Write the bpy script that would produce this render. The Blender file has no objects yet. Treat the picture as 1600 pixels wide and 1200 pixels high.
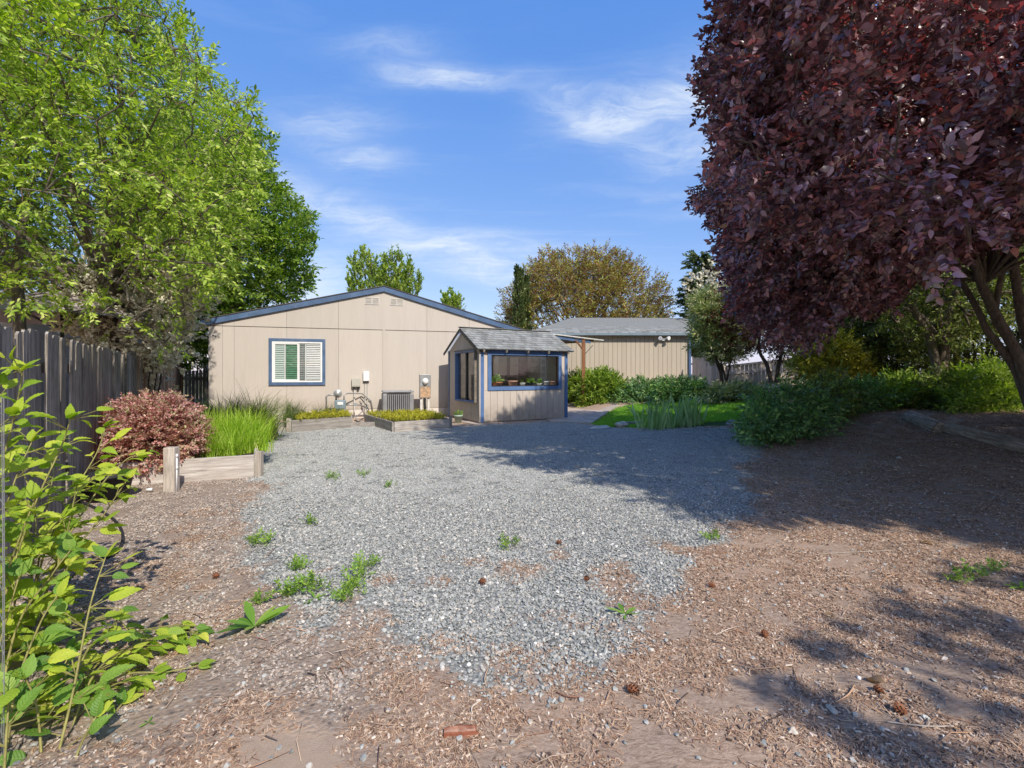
import bpy, math, random
import numpy as np
from mathutils import Matrix, Vector, Euler, Quaternion
R = math.radians
PI = math.pi
random.seed(7)
rng = np.random.default_rng(7)
SC = bpy.context.scene
COL = SC.collection

# ---------------------------------------------------------------- camera, sky, sun, exposure
F = 757.0; HOR = 584.0; CAMH = 1.3
cam_d = bpy.data.cameras.new('camera'); cam = bpy.data.objects.new('camera', cam_d); COL.objects.link(cam)
cam.location = (0, 0, CAMH); cam.rotation_euler = (PI/2, 0, 0)
cam_d.sensor_width = 36; cam_d.lens = 36*F/1600; cam_d.shift_y = -(600-HOR)/1600
cam_d.clip_end = 600; cam_d.clip_start = .05
SC.camera = cam
SUN_H = (0.475, -0.880)           # horizontal direction towards the sun
ELEV = R(43)
sd = bpy.data.lights.new('sun', 'SUN'); sd.energy = 4.2; sd.angle = R(.55); sd.color = (1, .925, .81)
sun = bpy.data.objects.new('sun', sd); COL.objects.link(sun)
tosun = Vector((SUN_H[0]*math.cos(ELEV), SUN_H[1]*math.cos(ELEV), math.sin(ELEV)))
sun.rotation_euler = tosun.to_track_quat('Z', 'Y').to_euler(); sun.location = (8, -12, 14)
SC.view_settings.view_transform = 'Standard'; SC.view_settings.look = 'None'
SC.view_settings.exposure = 0.24; SC.view_settings.gamma = 1
SC.view_settings.use_curve_mapping = False
SC.cycles.max_bounces = 8; SC.cycles.transparent_max_bounces = 12

class NT:
    def __init__(s, tree): s.t = tree; s.n = tree.nodes; s.l = tree.links
    def new(s, typ, ins=None, **kw):
        n = s.n.new(typ)
        for k, v in kw.items(): setattr(n, k, v)
        for k, v in (ins or {}).items(): s.set(n.inputs[k], v)
        return n
    def set(s, sock, v):
        if isinstance(v, bpy.types.NodeSocket): s.l.new(v, sock)
        elif isinstance(v, bpy.types.Node): s.l.new(v.outputs[0], sock)
        else:
            if isinstance(v, tuple) and len(v) == 3 and sock.type == 'RGBA': v = v + (1,)
            sock.default_value = v
    def math(s, op, a, b=0.0, c=None, clamp=False):
        n = s.new('ShaderNodeMath', {0: a, 1: b}, operation=op, use_clamp=clamp)
        if c is not None: s.set(n.inputs[2], c)
        return n.outputs[0]
    def mix(s, f, a, b, mode='MIX'):
        n = s.new('ShaderNodeMix', data_type='RGBA', blend_type=mode)
        s.set(n.inputs[0], f); s.set(n.inputs[6], a); s.set(n.inputs[7], b)
        return n.outputs[2]
    def ramp(s, f, stops, interp='LINEAR'):
        n = s.new('ShaderNodeValToRGB', {0: f}); cr = n.color_ramp; cr.interpolation = interp
        while len(cr.elements) > 1: cr.elements.remove(cr.elements[0])
        cr.elements[0].position = stops[0][0]; cr.elements[0].color = tuple(stops[0][1]) + (1,)
        for p, c in stops[1:]:
            e = cr.elements.new(p); e.color = tuple(c) + (1,)
        return n.outputs[0]
    def sramp(s, f, a, b, v0=0., v1=1.):
        n = s.new('ShaderNodeMapRange', {0: f, 1: a, 2: b, 3: v0, 4: v1}, interpolation_type='SMOOTHSTEP')
        return n.outputs[0]
    def coord(s, kind='Object', scale=(1, 1, 1), rot=(0, 0, 0), loc=(0, 0, 0)):
        tc = s.new('ShaderNodeTexCoord')
        mp = s.new('ShaderNodeMapping', {0: tc.outputs[kind], 1: loc, 2: rot, 3: scale})
        return mp.outputs[0]
    def wpos(s, scale=(1, 1, 1)):
        g = s.new('ShaderNodeNewGeometry')
        return s.new('ShaderNodeMapping', {0: g.outputs['Position'], 3: scale}).outputs[0]
    def noise(s, vec, scale, detail=3, rough=.55, dist=0):
        return s.new('ShaderNodeTexNoise', {'Vector': vec, 'Scale': scale, 'Detail': detail, 'Roughness': rough, 'Distortion': dist}).outputs[0]
    def vor(s, vec, scale, feature='F1', out=0, rnd=1.0):
        return s.new('ShaderNodeTexVoronoi', {'Vector': vec, 'Scale': scale, 'Randomness': rnd}, feature=feature).outputs[out]
    def bump(s, h, strength=.5, dist=.01, normal=None):
        n = s.new('ShaderNodeBump', {'Height': h, 'Strength': strength, 'Distance': dist})
        if normal is not None: s.set(n.inputs['Normal'], normal)
        return n.outputs[0]
    def rnd(s):
        oi = s.new('ShaderNodeObjectInfo'); g = s.new('ShaderNodeNewGeometry')
        c = s.new('ShaderNodeCombineXYZ', {0: oi.outputs['Random'], 1: g.outputs['Random Per Island'], 2: 0.0})
        return s.new('ShaderNodeTexWhiteNoise', {0: c.outputs[0]}, noise_dimensions='3D').outputs[0]

def material(name):
    m = bpy.data.materials.new(name); m.use_nodes = True
    m.node_tree.nodes.clear(); return m, NT(m.node_tree)
def finish(m, n, color, rough=.7, normal=None, spec=.3, metal=0., trans=0., transcol=None, alpha=None, coat=0.):
    b = n.new('ShaderNodeBsdfPrincipled', {'Base Color': color, 'Roughness': rough, 'Metallic': metal, 'Specular IOR Level': spec, 'Coat Weight': coat})
    if normal is not None: n.set(b.inputs['Normal'], normal)
    sh = b.outputs[0]
    if trans > 0:
        t = n.new('ShaderNodeBsdfTranslucent', {'Color': transcol if transcol is not None else color})
        sh = n.new('ShaderNodeMixShader', {0: trans, 1: sh, 2: t.outputs[0]}).outputs[0]
    n.new('ShaderNodeOutputMaterial', {'Surface': sh}); return m

# world -------------------------------------------------------------
W = bpy.data.worlds.new('World'); SC.world = W; W.use_nodes = True
W.node_tree.nodes.clear(); n = NT(W.node_tree)
sky = n.new('ShaderNodeTexSky', sky_type='NISHITA', sun_disc=False)
sky.sun_elevation = ELEV; sky.sun_rotation = math.atan2(SUN_H[0], SUN_H[1])
sky.air_density = 1.0; sky.dust_density = .6; sky.ozone_density = 2.2; sky.altitude = 200
geo = n.new('ShaderNodeTexCoord')
sep = n.new('ShaderNodeSeparateXYZ', {0: geo.outputs['Generated']})
# cloud coordinates on a flat layer high above the place
zc = n.math('MAXIMUM', sep.outputs[2], .02)
cu = n.math('DIVIDE', sep.outputs[0], zc); cv = n.math('DIVIDE', sep.outputs[1], zc)
# wisps: (azimuth tangent, elevation tangent, size, size, tilt, strength)
au = n.math('DIVIDE', sep.outputs[0], n.math('MAXIMUM', n.math('ABSOLUTE', sep.outputs[1]), .05))
av = n.math('DIVIDE', sep.outputs[2], n.math('MAXIMUM', n.math('ABSOLUTE', sep.outputs[1]), .05))
warp = n.new('ShaderNodeTexNoise', {'Vector': n.new('ShaderNodeCombineXYZ', {0: au, 1: n.math('MULTIPLY', av, 2.0), 2: 0.}).outputs[0], 'Scale': 4.5, 'Detail': 5., 'Roughness': .55})
ws = n.new('ShaderNodeSeparateColor', {0: warp.outputs['Color']})
wu = n.math('ADD', au, n.math('MULTIPLY', n.math('SUBTRACT', ws.outputs[0], .5), .16))
wv = n.math('ADD', av, n.math('MULTIPLY', n.math('SUBTRACT', ws.outputs[1], .5), .10))
total = None
for (px, py, sx, sy, tilt, st) in [(690, 119, 52, 12, 3, .62), (515, 193, 50, 20, -4, .42), (570, 240, 38, 13, 4, .34),
                                   (920, 178, 62, 20, 22, .50), (1030, 165, 95, 17, -14, .46), (1090, 150, 60, 50, 0, .25),
                                   (1090, 235, 80, 22, -8, .34), (640, 365, 150, 15, 22, .50), (745, 385, 110, 16, 4, .42),
                                   (780, 430, 90, 9, 6, .35), (470, 455, 50, 28, -30, .8), (600, 72, 60, 14, 0, .22), (380, 300, 90, 25, 0, .25),
                                   (1050, 300, 80, 6, 0, .15), (1130, 330, 60, 8, 0, .2)]:
    sx *= 1.3; sy *= 1.3; cx = (px-800)/F; cy = (HOR-py)/F; a = R(-tilt)
    du = n.math('SUBTRACT', wu, cx); dv = n.math('SUBTRACT', wv, cy)
    p = n.math('ADD', n.math('MULTIPLY', du, math.cos(a)*F/sx), n.math('MULTIPLY', dv, math.sin(a)*F/sx))
    q = n.math('SUBTRACT', n.math('MULTIPLY', dv, math.cos(a)*F/sy), n.math('MULTIPLY', du, math.sin(a)*F/sy))
    d = n.math('ADD', n.math('MULTIPLY', p, p), n.math('MULTIPLY', q, q))
    g = n.math('MULTIPLY', n.math('EXPONENT', n.math('MULTIPLY', d, -.75)), st)
    total = g if total is None else n.math('ADD', total, g)
cvec = n.new('ShaderNodeCombineXYZ', {0: cu, 1: cv, 2: 0.}).outputs[0]
streak = n.noise(n.new('ShaderNodeMapping', {0: cvec, 2: (0, 0, R(24)), 3: (.9, 3.2, 1)}).outputs[0], 1.3, 7, .62, .8)
fine = n.noise(n.new('ShaderNodeMapping', {0: n.new('ShaderNodeCombineXYZ', {0: wu, 1: wv, 2: 0.}).outputs[0], 2: (0, 0, R(-14)), 3: (5, 22, 1)}).outputs[0], 1.4, 8, .68, 1.2)
total = n.math('MULTIPLY', total, n.sramp(fine, .3, .68, .5, 1.25))
veil = n.sramp(streak, .45, .85, 0, .13)
total = n.math('MULTIPLY', total, n.sramp(streak, .2, .7, .75, 1.25))
cl = n.math('ADD', total, veil, clamp=True)
up = n.sramp(sep.outputs[2], .0, .10)
cl = n.math('MULTIPLY', cl, up)
tint = n.mix(1., sky.outputs[0], (.84, 1.0, 1.30), 'MULTIPLY')
tint = n.mix(1., n.mix(1., tint, (1.22, .76, .34), 'MULTIPLY'), (.0, 1.12, 4.5), 'ADD')
skc = n.mix(n.math('MULTIPLY', cl, .8), tint, (6.1, 6.7, 7.4))
bg = n.new('ShaderNodeBackground', {'Color': skc, 'Strength': .12})
n.new('ShaderNodeOutputWorld', {'Surface': bg.outputs[0]})

# ---------------------------------------------------------------- helpers
def proj(P):
    P = np.asarray(P, float); Y = np.maximum(P[..., 1], 1e-3)
    return 800+F*P[..., 0]/Y, HOR-F*(P[..., 2]-CAMH)/Y
def at(px, py, Y): return Vector(((px-800)/F*Y, Y, CAMH+(HOR-py)/F*Y))
def sst(a, b, x):
    t = np.clip((x-a)/(b-a), 0, 1); return t*t*(3-2*t)
def vnoise(x, y, s=1., seed=0):
    x = np.asarray(x, float)*s; y = np.asarray(y, float)*s
    xi = np.floor(x).astype(np.int64); yi = np.floor(y).astype(np.int64); fx = x-xi; fy = y-yi
    fx = fx*fx*(3-2*fx); fy = fy*fy*(3-2*fy)
    def h(a, b):
        v = np.sin(a*127.1+b*311.7+seed*74.7)*43758.5453; return v-np.floor(v)
    return (h(xi, yi)*(1-fx)+h(xi+1, yi)*fx)*(1-fy)+(h(xi, yi+1)*(1-fx)+h(xi+1, yi+1)*fx)*fy
def fbm(x, y, s=1., seed=0, o=3):
    v = 0; a = .5; t = 0
    for k in range(o): v = v+a*vnoise(x, y, s*2**k, seed+k*13); t += a; a *= .5
    return v/t
def height(X, Y):
    X = np.asarray(X, float); Y = np.asarray(Y, float)
    r = X+.12*(Y-6)
    h = .62*sst(3.2, 8.6, r)*sst(1.0, 5.5, Y)
    h2 = .8*sst(13.2, 21.5, Y)*sst(1.2, 4.5, X)
    h = np.maximum(h, h2)+np.minimum(h, h2)*.2
    fade = sst(.0, 1.5, Y)*(1-sst(11, 13, Y)*.7)
    h = h+(fbm(X, Y, .9, 3)-.5)*.05*fade+(fbm(X, Y, 5., 9, 2)-.5)*.014*fade
    return h
def gp(px, py):
    """ground point seen at a pixel"""
    dx = (px-800)/F; dz = (HOR-py)/F
    hit = np.nonzero(CAMH+dz*_YS <= height(dx*_YS, _YS))[0]; Y = float(_YS[hit[0]]) if len(hit) else 60.
    return Vector((dx*Y, Y, float(height(dx*Y, Y))))
_YS = np.concatenate([np.arange(1.2, 8, .01), np.arange(8, 25, .03), np.arange(25, 60, .2)])
def onground(X, Y, dz=0.): return Vector((X, Y, float(height(X, Y))+dz))

class MB:
    def __init__(s): s.v = []; s.f = []; s.m = []
    def add(s, v, f, mi=0):
        o = len(s.v); s.v += [tuple(p) for p in v]; s.f += [tuple(i+o for i in q) for q in f]; s.m += [mi]*len(f); return s
    def box(s, c, size, rot=None, mi=0, taper=1.):
        x, y, z = [k/2 for k in size]
        v = [Vector((a*x*(taper if cc > 0 else 1), b*y*(taper if cc > 0 else 1), cc*z)) for cc in (-1, 1) for a, b in ((-1, -1), (1, -1), (1, 1), (-1, 1))]
        M = rot if rot is not None else Matrix.Identity(3)
        v = [M @ p + Vector(c) for p in v]
        return s.add(v, [(3, 2, 1, 0), (4, 5, 6, 7), (0, 1, 5, 4), (1, 2, 6, 5), (2, 3, 7, 6), (3, 0, 4, 7)], mi)
    def b2(s, lo, hi, mi=0):
        return s.box([(a+b)/2 for a, b in zip(lo, hi)], [abs(b-a) for a, b in zip(lo, hi)], None, mi)
    def beam(s, a, b, w, h, mi=0, up=(0, 0, 1)):
        a = Vector(a); b = Vector(b); d = (b-a); L = d.length; d.normalize()
        x = d.cross(Vector(up)); x = x.normalized() if x.length > 1e-5 else Vector((1, 0, 0)); z = x.cross(d)
        M = Matrix((x, d, z)).transposed()
        return s.box((a+b)/2, (w, L, h), M, mi)
    def tube(s, pts, rad, n=8, mi=0, cap=True):
        pts = [Vector(p) for p in pts]
        if not hasattr(rad, '__len__'): rad = [rad]*len(pts)
        v = []; f = []
        x = None
        for i, p in enumerate(pts):
            d = (pts[min(i+1, len(pts)-1)]-pts[max(i-1, 0)]).normalized()
            if x is None: x = d.orthogonal().normalized()
            x = (x-d*x.dot(d)); x = x.normalized() if x.length > 1e-6 else d.orthogonal().normalized()
            y = d.cross(x)
            for k in range(n):
                a = 2*PI*k/n; v.append(p+(x*math.cos(a)+y*math.sin(a))*rad[i])
        for i in range(len(pts)-1):
            for k in range(n): f.append((i*n+k, i*n+(k+1) % n, (i+1)*n+(k+1) % n, (i+1)*n+k))
        if cap: f += [tuple(reversed(range(n))), tuple(range((len(pts)-1)*n, len(pts)*n))]
        return s.add(v, f, mi)
    def lathe(s, c, prof, n=20, mi=0):
        c = Vector(c); v = []; f = []
        for r, z in prof:
            for k in range(n): a = 2*PI*k/n; v.append(c+Vector((r*math.cos(a), r*math.sin(a), z)))
        for i in range(len(prof)-1):
            for k in range(n): f.append((i*n+k, i*n+(k+1) % n, (i+1)*n+(k+1) % n, (i+1)*n+k))
        return s.add(v, f, mi)
    def prism(s, poly, y0, y1, mi=0):
        """polygon in local x,z extruded along y"""
        k = len(poly); v = [(x, y0, z) for x, z in poly]+[(x, y1, z) for x, z in poly]
        f = [tuple(range(k)), tuple(reversed(range(k, 2*k)))]+[(i, k+i, k+(i+1) % k, (i+1) % k) for i in range(k)]
        return s.add(v, f, mi)
    def mesh(s, name, mats, smooth=False, bevel=0):
        me = bpy.data.meshes.new(name); me.from_pydata(s.v, [], s.f)
        for m in (mats if isinstance(mats, (list, tuple)) else [mats]): me.materials.append(m)
        if any(s.m): me.polygons.foreach_set('material_index', s.m)
        if smooth: me.polygons.foreach_set('use_smooth', [True]*len(s.f))
        me.update(); return me
    def build(s, name, mats, parent=None, smooth=False, **tags):
        o = bpy.data.objects.new(name, s.mesh(name, mats, smooth)); COL.objects.link(o)
        if parent is not None: o.parent = parent
        tag(o, **tags); return o
def tag(o, label=None, cat=None, group=None, kind=None):
    if label: o['label'] = label
    if cat: o['category'] = cat
    if group: o['group'] = group
    if kind: o['kind'] = kind
    return o
def thing(name, label, cat, loc=(0, 0, 0), rz=0., group=None):
    o = bpy.data.objects.new(name, None); COL.objects.link(o); o.location = loc; o.rotation_euler = (0, 0, rz)
    o.empty_display_size = .1
    return tag(o, label, cat, group)
def place(name, me, parent=None, loc=(0, 0, 0), rot=(0, 0, 0), scale=(1, 1, 1)):
    o = bpy.data.objects.new(name, me); COL.objects.link(o)
    if parent is not None: o.parent = parent
    o.location = loc; o.rotation_euler = rot; o.scale = scale; return o

def bevel(o, w=.004, seg=2):
    m = o.modifiers.new('b', 'BEVEL'); m.width = w; m.segments = seg; m.limit_method = 'ANGLE'; return o

# instancing of loose cover and foliage ------------------------------
def make_coll(name, meshes):
    c = bpy.data.collections.new(name)
    for i, me in enumerate(meshes):
        o = bpy.data.objects.new('%s_%02d' % (name, i), me); c.objects.link(o)
    return c
_gn = {}
def gn_for(coll):
    if coll.name in _gn: return _gn[coll.name]
    g = bpy.data.node_groups.new('scatter_'+coll.name, 'GeometryNodeTree'); g.is_modifier = True
    g.interface.new_socket('Geometry', in_out='INPUT', socket_type='NodeSocketGeometry')
    g.interface.new_socket('Geometry', in_out='OUTPUT', socket_type='NodeSocketGeometry')
    N = g.nodes; L = g.links
    gi = N.new('NodeGroupInput'); go = N.new('NodeGroupOutput')
    ci = N.new('GeometryNodeCollectionInfo'); ci.inputs[0].default_value = coll; ci.inputs[1].default_value = True; ci.inputs[2].default_value = True
    ip = N.new('GeometryNodeInstanceOnPoints')
    def attr(nm, t):
        a = N.new('GeometryNodeInputNamedAttribute'); a.data_type = t; a.inputs[0].default_value = nm
        return [o for o in a.outputs if o.enabled and o.name == 'Attribute'][0]
    mp = N.new('GeometryNodeMeshToPoints')
    L.new(gi.outputs[0], mp.inputs[0]); L.new(mp.outputs[0], ip.inputs['Points'])
    L.new(ci.outputs[0], ip.inputs['Instance']); ip.inputs['Pick Instance'].default_value = True
    L.new(attr('idx', 'INT'), ip.inputs['Instance Index']); L.new(attr('rot', 'FLOAT_VECTOR'), ip.inputs['Rotation'])
    L.new(attr('scl', 'FLOAT_VECTOR'), ip.inputs['Scale']); L.new(ip.outputs[0], go.inputs[0])
    _gn[coll.name] = g; return g
def scatter(name, P, rot, scl, coll, parent=None, base=(0, 0, 0), **tags):
    P = np.asarray(P, float)-np.array(base); k = len(P)
    me = bpy.data.meshes.new(name); me.vertices.add(k); me.vertices.foreach_set('co', P.astype(np.float32).ravel())
    scl = np.asarray(scl, float)
    if scl.ndim == 1: scl = np.repeat(scl[:, None], 3, 1)
    for nm, t, arr, key in (('rot', 'FLOAT_VECTOR', rot, 'vector'), ('scl', 'FLOAT_VECTOR', scl, 'vector')):
        a = me.attributes.new(nm, t, 'POINT'); a.data.foreach_set(key, np.asarray(arr, np.float32).ravel())
    a = me.attributes.new('idx', 'INT', 'POINT'); a.data.foreach_set('value', rng.integers(0, len(coll.objects), k).astype(np.int32))
    for m in {mm.name: mm for o in coll.objects for mm in o.data.materials}.values(): me.materials.append(m)
    o = bpy.data.objects.new(name, me); COL.objects.link(o)
    if parent is not None: o.parent = parent
    else: o.location = base
    md = o.modifiers.new('scatter', 'NODES'); md.node_group = gn_for(coll)
    tag(o, **tags); return o
def orient(D, upjit=.5):
    """euler angles turning local +Y to D with local +Z roughly up"""
    D = np.asarray(D, float); D = D/np.maximum(np.linalg.norm(D, axis=1, keepdims=True), 1e-9)
    U = np.array([0, 0, 1.])+rng.normal(0, upjit, D.shape)
    X = np.cross(D, U); X /= np.maximum(np.linalg.norm(X, axis=1, keepdims=True), 1e-9); Z = np.cross(X, D)
    ry = -np.arcsin(np.clip(X[:, 2], -1, 1)); rx = np.arctan2(D[:, 2], Z[:, 2]); rz = np.arctan2(X[:, 1], X[:, 0])
    return np.stack([rx, ry, rz], 1)

# leaves ---------------------------------------------------------------
def leaf_geo(L=.06, Wd=.03, fold=.25, curl=.25, segs=3, kind='oval', phase=0.):
    """midrib along +Y, returns verts, faces"""
    v = []; f = []
    prof = {'oval': lambda t: math.sin(PI*min(1, t*1.02+.0))**.8*(1-.25*t), 'egg': lambda t: math.sin(PI*t**.7)**.9,
            'lance': lambda t: math.sin(PI*t**.85)**1.1, 'spoon': lambda t: math.sin(PI*t**1.4)**.9+.1*(1-t)}[kind]
    for i in range(segs+1):
        t = i/segs; w = Wd/2*max(0., prof(min(max(t, 0.001), .999))); y = L*t
        z = -curl*L*t*t+.03*L*math.sin(phase+t*5)
        if i in (0, segs): v.append((0, y, z))
        else: v += [(-w, y, z+fold*w), (0, y, z), (w, y, z+fold*w)]
    def ids(i): return [0]*3 if i == 0 else ([1+3*(segs-1)]*3 if i == segs else [1+3*(i-1)+k for k in range(3)])
    for i in range(segs):
        a, b = ids(i), ids(i+1)
        for k in (0, 1):
            q = [a[k], a[k+1], b[k+1], b[k]]; q2 = []
            for x in q:
                if x not in q2: q2.append(x)
            f.append(tuple(q2))
    return v, f
def toothed_leaf(L=.12, Wd=.085, fold=.3, curl=.35, teeth=6, bow=.0):
    """broad serrate leaf with pointed tip, midrib along +Y; side veins pressed in"""
    v = []; f = []; segs = teeth*2
    for i in range(segs+1):
        t = i/segs
        w = Wd/2*(math.sin(PI*t**.72)**.85 if 0 < t < 1 else 0)*(1.0 if i % 2 else .90)
        y = L*t-(.004 if i % 2 == 0 else 0); z = -curl*L*t*t+bow*L*t
        rip = (.0022 if i % 2 else -.0012)*(L/.12)
        if i in (0, segs): v.append((0, L*t, z))
        else: v += [(-w, y+.10*w, z+fold*w-.5*w*w/Wd), (-w*.5, y, z+fold*w*.55+rip), (0, y-.02*w, z-.0005), (w*.5, y, z+fold*w*.55+rip), (w, y+.10*w, z+fold*w-.5*w*w/Wd)]
    K = 5
    def ids(i): return [0]*K if i == 0 else ([1+K*(segs-1)]*K if i == segs else [1+K*(i-1)+k for k in range(K)])
    for i in range(segs):
        a, b = ids(i), ids(i+1)
        for k in range(K-1):
            q2 = []
            for x in [a[k], a[k+1], b[k+1], b[k]]:
                if x not in q2: q2.append(x)
            if len(q2) > 2: f.append(tuple(q2))
    return v, f
def xf(v, M): return [tuple(M @ Vector(p)) for p in v]
def sprig_mesh(name, mats, nleaf=9, length=.22, L=.06, Wd=.03, kind='oval', spread=1.0, segs=3, twig=.0018, droop=.2, seed=0, tuft=False, szvar=.3):
    r = random.Random(seed); b = MB()
    pts = [Vector((0, length*t, -droop*length*t*t*.5)) for t in (0, .35, .7, 1)]
    if twig: b.tube(pts, [twig*1.5, twig*1.2, twig, twig*.5], 3, 1, False)
    for i in range(nleaf):
        t = .15+.85*i/max(1, nleaf-1) if not tuft else r.uniform(.55, 1)
        p = Vector((0, length*t, -droop*length*t*t*.5)); side = 1 if i % 2 else -1
        yaw = side*spread*r.uniform(.5, 1.15) if i < nleaf-1 else r.uniform(-.2, .2)
        s = r.uniform(1-szvar, 1+szvar)
        v, f = leaf_geo(L*s, Wd*s, r.uniform(.1, .5), r.uniform(-.05, .45), segs, kind, r.uniform(0, 6))
        M = Matrix.Translation(p) @ Euler((r.uniform(-.6, .5), r.uniform(-.8, .8), yaw)).to_matrix().to_4x4()
        b.add(xf(v, M), f, 0)
    return b.mesh(name, mats, True)
def sprigs(name, mats, nvar=5, **kw):
    return make_coll(name, [sprig_mesh(name, mats, seed=100+i, **kw) for i in range(nvar)])

def leaf_mat(name, stops, trans=.35, tcol=None, rough=.45, spec=.35, veins=False, hue_noise=None):
    m, n = material(name)
    c = n.ramp(n.rnd(), stops)
    big = n.noise(n.wpos(), .9, 2)
    c = n.mix(n.sramp(big, .35, .7, 0, .35), c, n.mix(1., c, (1.35, 1.25, .8), 'MULTIPLY'))
    nor = None
    if veins:
        o = n.coord('Object')
        s = n.new('ShaderNodeSeparateXYZ', {0: o})
        v = n.math('SUBTRACT', n.math('MULTIPLY', s.outputs[1], 1.0), n.math('MULTIPLY', n.math('ABSOLUTE', s.outputs[0]), .8))
        w = n.math('SINE', n.math('MULTIPLY', v, 2*PI/.014))
        mid = n.sramp(n.math('ABSOLUTE', s.outputs[0]), 0., .0022, 1, 0)
        c = n.mix(n.math('MAXIMUM', mid, n.sramp(w, .82, 1, 0, .6)), c, n.mix(.45, c, (.42, .50, .14)))
        sp_ = n.noise(n.wpos(), 55, 3, .6); c = n.mix(n.sramp(sp_, .66, .72, 0, .55), c, (.30, .17, .06)); c = n.mix(n.sramp(n.noise(n.wpos(), 16, 3), .35, .7, 0, .4), c, n.mix(1., c, (.6, .7, .6), 'MULTIPLY'))
        nor = n.bump(n.math('ADD', n.math('MULTIPLY', w, .5), n.noise(o, 90, 2)), .5, .002)
    tc = n.mix(1., c, tcol or (1.5, 1.7, .5), 'MULTIPLY')
    return finish(m, n, c, rough, nor, spec, trans=trans, transcol=tc)
def simple_mat(name, col, rough=.7, var=.12, scale=6., spec=.3, metal=0., bumps=0., bscale=60., dirt=None, stretch=(1, 1, 1)):
    m, n = material(name); o = n.coord('Object', stretch)
    nz = n.noise(o, scale, 5, .6)
    c = n.mix(n.sramp(nz, .3, .7), tuple(x*(1-var) for x in col), tuple(min(1, x*(1+var)) for x in col))
    if dirt: c = n.mix(n.sramp(n.noise(o, scale*.4, 6, .7), .5, .75, 0, dirt[1]), c, dirt[0])
    nor = n.bump(n.noise(o, bscale, 4), bumps, .004) if bumps else None
    return finish(m, n, c, rough, nor, spec, metal)
def wood_mat(name, cols, axis=2, rough=.85, scale=1., dark=.5, knots=False):
    m, n = material(name)
    st = [14*scale]*3; st[axis] = .9*scale
    o = n.coord('Object', tuple(st)); oi = n.new('ShaderNodeObjectInfo')
    off = n.new('ShaderNodeVectorMath', {0: o, 1: n.new('ShaderNodeCombineXYZ', {0: n.math('MULTIPLY', oi.outputs['Random'], 31.), 1: n.math('MULTIPLY', oi.outputs['Random'], 17.), 2: n.math('MULTIPLY', oi.outputs['Random'], 53.)}).outputs[0]}, operation='ADD').outputs[0]
    g = n.noise(off, 2.2, 6, .65, .6); fine = n.noise(off, 9, 4, .6)
    c = n.ramp(g, [(.28, cols[0]), (.5, cols[1]), (.72, cols[2])])
    c = n.mix(n.sramp(fine, .5, .72, 0, dark), c, tuple(x*.35 for x in cols[0]))
    tone = n.math('ADD', .72, n.math('MULTIPLY', oi.outputs['Random'], .5))
    c = n.mix(1., c, n.new('ShaderNodeCombineColor', {0: tone, 1: tone, 2: tone}).outputs[0], 'MULTIPLY')
    stain = n.noise(n.wpos(), 1.7, 4, .7)
    c = n.mix(n.sramp(stain, .5, .75, 0, .45), c, tuple(x*.5 for x in cols[1]))
    nor = n.bump(n.math('ADD', g, n.math('MULTIPLY', fine, .5)), .55, .006)
    return finish(m, n, c, rough, nor, .15)

# palette ---------------------------------------------------------------
M = {}
def siding(name, col):
    m, n = material(name); o = n.coord('Object'); w = n.wpos()
    g = n.noise(n.coord('Object', (60, 60, 1.2)), 2, 4, .6)
    c = n.mix(n.sramp(g, .35, .7), col, tuple(x*.93 for x in col))
    st = n.noise(n.coord('Object', (2.5, 2.5, .35)), 1.6, 5, .6)
    c = n.mix(n.sramp(st, .45, .75, 0, .32), c, tuple(x*.78 for x in col))
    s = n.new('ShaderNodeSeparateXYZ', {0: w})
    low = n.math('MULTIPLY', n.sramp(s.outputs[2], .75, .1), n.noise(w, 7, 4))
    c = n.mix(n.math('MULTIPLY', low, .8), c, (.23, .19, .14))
    oi = n.new('ShaderNodeObjectInfo')
    t = n.math('ADD', .965, n.math('MULTIPLY', oi.outputs['Random'], .07))
    c = n.mix(1., c, n.new('ShaderNodeCombineColor', {0: t, 1: t, 2: t}).outputs[0], 'MULTIPLY')
    return finish(m, n, c, .75, n.bump(g, .25, .003), .2)
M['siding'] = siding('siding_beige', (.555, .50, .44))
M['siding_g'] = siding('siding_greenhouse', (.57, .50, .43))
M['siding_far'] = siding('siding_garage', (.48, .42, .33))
M['seam'] = simple_mat('dark_seam', (.09, .08, .07))
M['skirt'] = simple_mat('skirting_white', (.62, .57, .52), dirt=((.3, .24, .18), .6), scale=3)
M['blue'] = simple_mat('slate_blue_paint', (.075, .13, .235), .5, .18, 3, .35, dirt=((.30, .36, .44), .35))
M['blueL'] = simple_mat('mid_blue_paint', (.10, .18, .36), .5, .12, 4, .35, dirt=((.05, .07, .12), .4))
M['white'] = simple_mat('white_vinyl', (.80, .80, .79), .35, .03)
M['whited'] = simple_mat('weathered_white', (.62, .60, .56), .6, .1, dirt=((.3, .24, .16), .5))
M['green'] = simple_mat('green_reflection_slat', (.07, .26, .13), .4, .15)  # green reflected in the window glass, put into the slat colour
M['teal'] = simple_mat('pale_teal_slat', (.60, .72, .66), .4, .05)
M['greyslat'] = simple_mat('grey_screen', (.26, .29, .28), .5, .1)
M['greymetal'] = simple_mat('grey_metal', (.33, .34, .34), .45, .15, 8, .5, .3, dirt=((.2, .13, .08), .3))
M['acgrey'] = simple_mat('condenser_enamel', (.25, .25, .26), .5, .1, 5, .4)
M['dark'] = simple_mat('dark_plastic', (.03, .03, .032), .55, .2)
M['rust'] = simple_mat('rusty_panel', (.46, .30, .18), .7, .3, 14, dirt=((.45, .42, .38), .8))
M['gas'] = simple_mat('blue_grey_enamel', (.19, .25, .29), .5, .1)
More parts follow.
